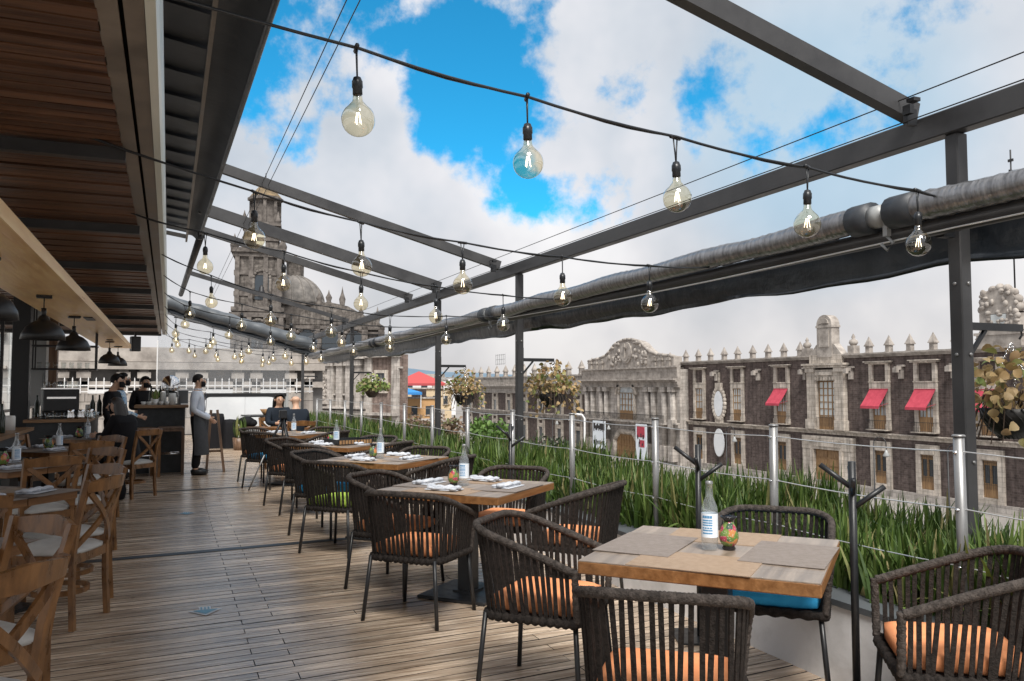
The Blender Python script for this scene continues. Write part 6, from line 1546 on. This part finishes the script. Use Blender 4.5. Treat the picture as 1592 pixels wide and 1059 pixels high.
    # nave masses with stepped pediment
    b = MB(); b.box((X(500), 14, (Z(508) - 12) / 2), (X(585) - X(420), 14, Z(508) + 12)); b.prism([(X(440), Z(510)), (X(470), Z(484)), (X(500), Z(474)), (X(530), Z(480)), (X(556), Z(494)), (X(586), Z(510))], 7, 18)
    b.build('nave_wall', 'stone_old', r)
    b = MB()
    b.box((X(500), 7, Z(513)), (X(590) - X(420), 1.6, .7)); b.box((X(500), 7, Z(520)), (X(590) - X(420), 1.2, .4))
    for px, h in ((488, 2.6), (502, 3.2), (522, 5.2), (550, 2.6), (575, 4.2)):
        zb = Z(476 + max(0, px - 500) * .42); b.lathe([(.7, -1), (.7, .2), (.45, .6), (.7, h * .45), (.25, h * .7), (.001, h)], (X(px), 8, zb), 8)
    for px in (450, 485, 520, 555, 580): b.box((X(px), 6.7, (Z(510) + Z(600)) / 2), (1.3, 1, Z(510) - Z(600)))
    b.build('pinnacles', 'stone_older', r)
    for px in (470, 505, 540):
        b = MB(); b.prism(arch(1.8, Z(545), Z(530), cx=X(px)), 6.4, 7.0); f = b.build('window', 'pane_dark', r)
        b = MB(); ar = arch(2.3, Z(547), Z(530), cx=X(px))
        for p, q in zip(ar[:-1], ar[1:]): b.tube([(p[0], 6.6, p[1]), (q[0], 6.6, q[1])], .45, 6)
        b.build('frame', 'stone_older', f)
build_cathedral()
def build_chapel():
    p0 = Vector((15.6, 122, 0)); p1 = Vector((27.2, 102.8, 0)); d = (p1 - p0); L = d.length; a = math.atan2(d.y, d.x)
    r = empty('sacristy_chapel', (*p0.xy, 0), a, 'grey carved chapel with tall pilasters, relief panel and brick end bay with small window', 'chapel')
    b = MB(); b.box((L * .37, 1, -1.8), (L * .74, 2, 16.4)); b.build('wall', 'stone_grey', r)
    b = MB(); b.box((L * .86, .8, -2.2), (L * .28, 1.6, 15.6)); b.build('end_bay', 'brown_brick', r)
    b = MB()
    for t in (.02, .1, .2, .28, .44, .52, .60, .68): b.box((L * t, -.25, -1.5), (1.1, .5, 15.6)); b.box((L * t, -.4, -2.2), (1.4, .8, .8)); b.box((L * t, -.35, 4.6), (1.5, .8, .7))
    for t in (.975, .757): b.box((L * t, -.12, -2.2), (1.25, .3, 15.6))
    for z, h, dd in ((-2.0, .5, .9), (-1.4, .25, 1.2), (5.4, .6, 1.0), (.4, .25, .4)): b.box((L * .37, -dd / 2, z), (L * .75, dd, h))
    b.box((L * .86, -.4, -2.1), (L * .29, .8, .35)); b.box((L * .86, -.3, 5.5), (L * .3, .8, .5)); b.box((L * 1.0, 0, 3.9), (.9, .5, .25))
    b.build('pilasters', 'stone_grey', r)
    b = MB(); rnd = random.Random(2); b.box((L * .36, -.1, 1.6), (3.1, .3, 4.6)); b.box((L * .36, -.3, 4.0), (3.6, .5, .3)); b.box((L * .36, -.3, -.8), (3.6, .5, .3))
    for s in (-1, 1): b.box((L * .36 + s * 1.7, -.28, 1.6), (.3, .4, 4.8))
    for i in range(46): b.ball((L * .36 + rnd.uniform(-1.25, 1.25), -.25, 1.6 + rnd.uniform(-2, 2)), (rnd.uniform(.15, .4), .22, rnd.uniform(.15, .4)), 7, 5)
    b.build('relief_panel', 'stone_dark', r)
    b = MB(); wx, wz = L * .86, 2.1; b.box((wx, -.05, wz), (1.5, .1, 2.2)); f = b.build('window', 'pane_dark', r)
    b = MB()
    for s in (-1, 1): b.box((wx + s * .95, -.15, wz), (.4, .3, 3.0)); b.box((wx, -.15, wz + s * 1.3), (1.5, .3, .4))
    b.build('frame', 'stone', f)
    b = MB(); b.box((wx, -.12, wz), (.08, .06, 2.1)); b.box((wx, -.12, wz), (1.4, .06, .08)); b.ball((wx, -.12, wz), (.4, .08, .4), 8, 6); b.build('iron_grille', 'stone_grey', f)
build_chapel()
# grey building behind the plastic curtain
def build_street_block():
    r = empty('street_building', (0, 0, 0), 0, 'pale grey stone building with pilasters and tall windows behind the bar and the end curtain', 'building')
    Y = 44; MMx = Matrix.Translation((0, Y, 0))
    b = MB(); b.M = MMx; b.box((-4.5, 4, -3.8), (24, 8, 12.9)); b.build('wall', 'block_grey', r)
    b = MB(); b.M = MMx
    x = -15
    while x < 7.4:
        for dx in (0, .9): b.box((x + dx, -.2, -3.8), (.42, .4, 12.2)); b.box((x + dx, -.25, 2.0), (.6, .55, .3))
        x += 2.6
    b.box((-4.5, -.3, 2.45), (24, .7, .35)); b.box((-4.5, -.2, 1.55), (24, .4, .3)); b.box((-4.5, -.2, 3.0), (24.2, .6, .7)); b.build('pilasters', 'stone_dark', r)
    x = -15 + 1.75
    while x < 7:
        b = MB(); b.M = MMx; b.box((x, -.06, -.2), (1.15, .1, 2.6)); f = b.build('window', 'pane_dark', r)
        b = MB(); b.M = MMx
        for s in (-1, 0, 1): b.box((x + s * .56, -.12, -.2), (.09, .08, 2.6))
        b.box((x, -.14, .55), (1.15, .06, .08)); b.box((x, -.2, 1.2), (1.5, .3, .22)); b.build('frame', 'white_paint', f)
        x += 2.6
build_street_block()
def build_service_block():
    r = empty('service_building', (0, 0, 0), 0, 'white rendered building with pipes and windows seen behind the espresso machine', 'building'); MMx = Matrix.Translation((-6.5, 30, 0))
    b = MB(); b.M = MMx; b.box((-6, 4, -2.5), (16.6, 8, 15)); b.build('wall', 'render_grey', r)
    b = MB(); b.M = MMx
    for x in (-1.2, -1.0, -.75, -3.2, 1.9): b.tube([(x, -.1, -9), (x, -.1, 4.4)], .06, 6)
    b.build('pipes', 'appliance_grey', r)
    for x, z, w, h in ((.9, 2.6, 1.5, 1.1), (.9, .2, 1.5, 1.5), (-2.2, 1.4, 1.2, 2.2), (-4.5, 1.4, 1.4, 2.2), (-7, 1.4, 1.4, 2.2)):
        b = MB(); b.M = MMx; b.box((x, -.05, z), (w, .08, h)); f = b.build('window', 'pane_blue', r)
        b = MB(); b.M = MMx; b.box((x, -.11, z), (.06, .05, h)); b.box((x, -.12, z - h / 2), (w + .3, .2, .1)); b.box((x, -.12, z + h / 2), (w + .2, .15, .1)); b.build('frame', 'stone_grey', f)
build_service_block()

# ------------------------------------------------------------------ plaza edge: trees, lamps, roofs, tents
def tree(label, loc, h, rad, leafm, n, seed, leaf=.5, trunk=.22, cat='tree', gap=.0):
    r = empty('tree' if h > 3.5 else 'bush', loc, 0, label, cat); rnd = random.Random(seed)
    b = MB(); top = h * .55
    b.tube([(0, 0, 0), (.1, 0, top * .5), (-.05, .1, top), (0, 0, h * .85)], [trunk, trunk * .8, trunk * .55, .04], 8); cl = []
    for k in range(9):
        a = rnd.uniform(0, 6.28); z = rnd.uniform(.4, .9) * h; rr = rad * rnd.uniform(.35, .8); e = Vector((rr * math.cos(a), rr * math.sin(a), z))
        b.tube([(0, 0, z * .6), e * .55 + Vector((0, 0, z * .4)), e], [trunk * .5, trunk * .3, .03], 6); cl.append((e, rad * rnd.uniform(.3, .55)))
    cl.append((Vector((0, 0, h * .85)), rad * .5)); b.build('trunk', 'bark', r)
    b = MB()
    for k in range(n):
        c, cr = rnd.choice(cl); v = Vector((rnd.gauss(0, 1), rnd.gauss(0, 1), rnd.gauss(0, .8))); v = v.normalized() * cr * rnd.random() ** .4
        b.leaf(c + v, (rnd.gauss(0, 1), rnd.gauss(0, 1), rnd.gauss(0, .7)), (rnd.gauss(0, 1), rnd.gauss(0, 1), 1), leaf * rnd.uniform(.6, 1.3), leaf * .6)
    b.build('crown', leafm, r, fixn=False)
tree('bright green leafy tree on the plaza behind the coat rack', (21.5, 56, GZ), 9.4, 3.0, 'tree_leaves', 2600, 1, .42)
tree('brownish dry-looking tree left of the third post', (17.4, 55, GZ), 9.8, 2.6, 'dry_bush', 1800, 2, .34)
tree('dark grey-green tree between the post and the gateway building', (27, 62, GZ), 6.6, 2.8, 'dark_leaves', 2200, 3, .42)
tree('dark low tree on the plaza at the foot of the far palace wing', (34, 74, GZ), 6.4, 3.2, 'dark_leaves', 2200, 4, .45)
tree('small leafless-looking brown shrub tree before the far palace wing', (26.5, 62, GZ), 6.6, 2.2, 'dry_bush', 900, 5, .3)
def lamp_post(label, loc, h=6.4):
    r = empty('street_lamp', loc, 0, label, 'street lamp', 'black curl-topped street lamps on the plaza')
    b = MB(); b.tube([(0, 0, 0), (0, 0, .8), (0, 0, 1.0), (0, 0, h)], [.16, .14, .07, .05], 8); b.tube([(0, 0, h)] + [(-.6 + .6 * math.cos(a), 0, h + .6 * math.sin(a)) for a in [k * math.pi / 8 for k in range(9)]] + [(-1.2, 0, h - .5)], .04, 6); b.build('pole', 'iron', r)
    b = MB(); b.lathe([(.08, -.5), (.14, -.7), (.30, -1.0), (.28, -1.05), (.001, -1.15)], (-1.2, 0, h), 10); b.build('lantern', 'appliance_grey', r); r.rotation_euler.z = R(100)
    return r
for lab, x, y in (('black curl-topped street lamp before the red-awning palace, right of its main door', 58, 55.6), ('black curl-topped street lamp before the oval plaques of the palace', 58, 76.6), ('black curl-topped street lamp by the banner left of the gateway door', 58, 105), ('black curl-topped street lamp partly hidden by the nearest canopy post', 56, 46.4), ('black curl-topped street lamp in front of the gateway building, left end', 58, 122)):
    lamp_post(lab, (x, y, GZ))
def white_lamp(label, loc, h):
    r = empty('street_lamp', loc, 0, label, 'street lamp', 'white street lamps by the plaza trees'); b = MB(); b.tube([(0, 0, 0), (0, 0, h), (.15, 0, h + .2), (.6, 0, h + .25)], .06, 8); b.build('pole', 'white_paint', r)
    b = MB(); b.box((.7, 0, h + .22), (.4, .16, .09), 0, .03); b.build('lamp_head', 'white_paint', r); r.rotation_euler.z = R(150)
white_lamp('white street lamp before the green tree, shorter one', (19.6, 49, GZ), 7.6)
white_lamp('white street lamp left of the green tree, by the third post', (13.6, 42, GZ), 8.8)
white_lamp('slim white flagpole-like lamp post beside the second hanging basket', (22.5, 43, GZ), 9.6)
def low_building(label, loc, sx, sy, h, wall, rz=0):
    r = empty('low_building', loc, rz, label, 'building'); b = MB(); b.box((0, 0, h / 2), (sx, sy, h)); b.build('wall', wall, r)
    b = MB(); b.box((0, 0, h + .12), (sx + .5, sy + .5, .24)); b.box((sx * .2, 0, h + .9), (sx * .25, sy * .4, 1.4)); b.build('roof', 'stone_grey', r)
    for k in range(4):
        b = MB(); b.box((-sx * .36 + k * sx * .24, -sy / 2 - .02, h - 2.0), (sx * .1, .06, 1.5)); f = b.build('window', 'pane_dark', r)
        b = MB(); b.box((-sx * .36 + k * sx * .24, -sy / 2 - .06, h - 2.85), (sx * .13, .2, .12)); b.build('sill', 'stone', f)
low_building('orange-walled low building under the red market tent', (38.5, 140, GZ), 10, 8, 9.4, 'orange_wall', R(-15))
low_building('cream building with flat roof right of the red tent', (45.5, 150, GZ), 8, 8, 11.0, 'cream_wall', R(-15))
low_building('white flat-roofed building far off below the hills', (62, 215, GZ), 16, 12, 13.2, 'white_paint', R(-18))
low_building('grey low building behind the plaza trees', (33.5, 112, GZ), 8, 6, 6.6, 'stone_grey', R(-15))
low_building('pale far-off building at the foot of the blue hills', (98, 330, GZ), 26, 14, 15, 'white_paint', R(-18))
def tent(name, lab, loc, w, h, m):
    r = empty(name, loc, R(-15), lab, 'tent'); b = MB(); b.pyramid((0, 0, 0), w, h, w * .7); b.box((0, 0, -.2), (w, w * .7, .4)); b.build('canopy', m, r)
    for sx in (-1, 1):
        for sy in (-1, 1): b = MB(); b.box((sx * w * .47, sy * w * .33, -1.4), (.1, .1, 2.4)); b.build('pole', 'white_paint', r)
tent('market_tent', 'large red peaked market tent on the roofs left of the third post', (40, 138, 2.0), 9, 2.1, 'red_canvas')
tent('market_tent', 'blue market tent sagging below the red tent', (36.5, 134, .5), 5.5, .8, 'blue_canvas')
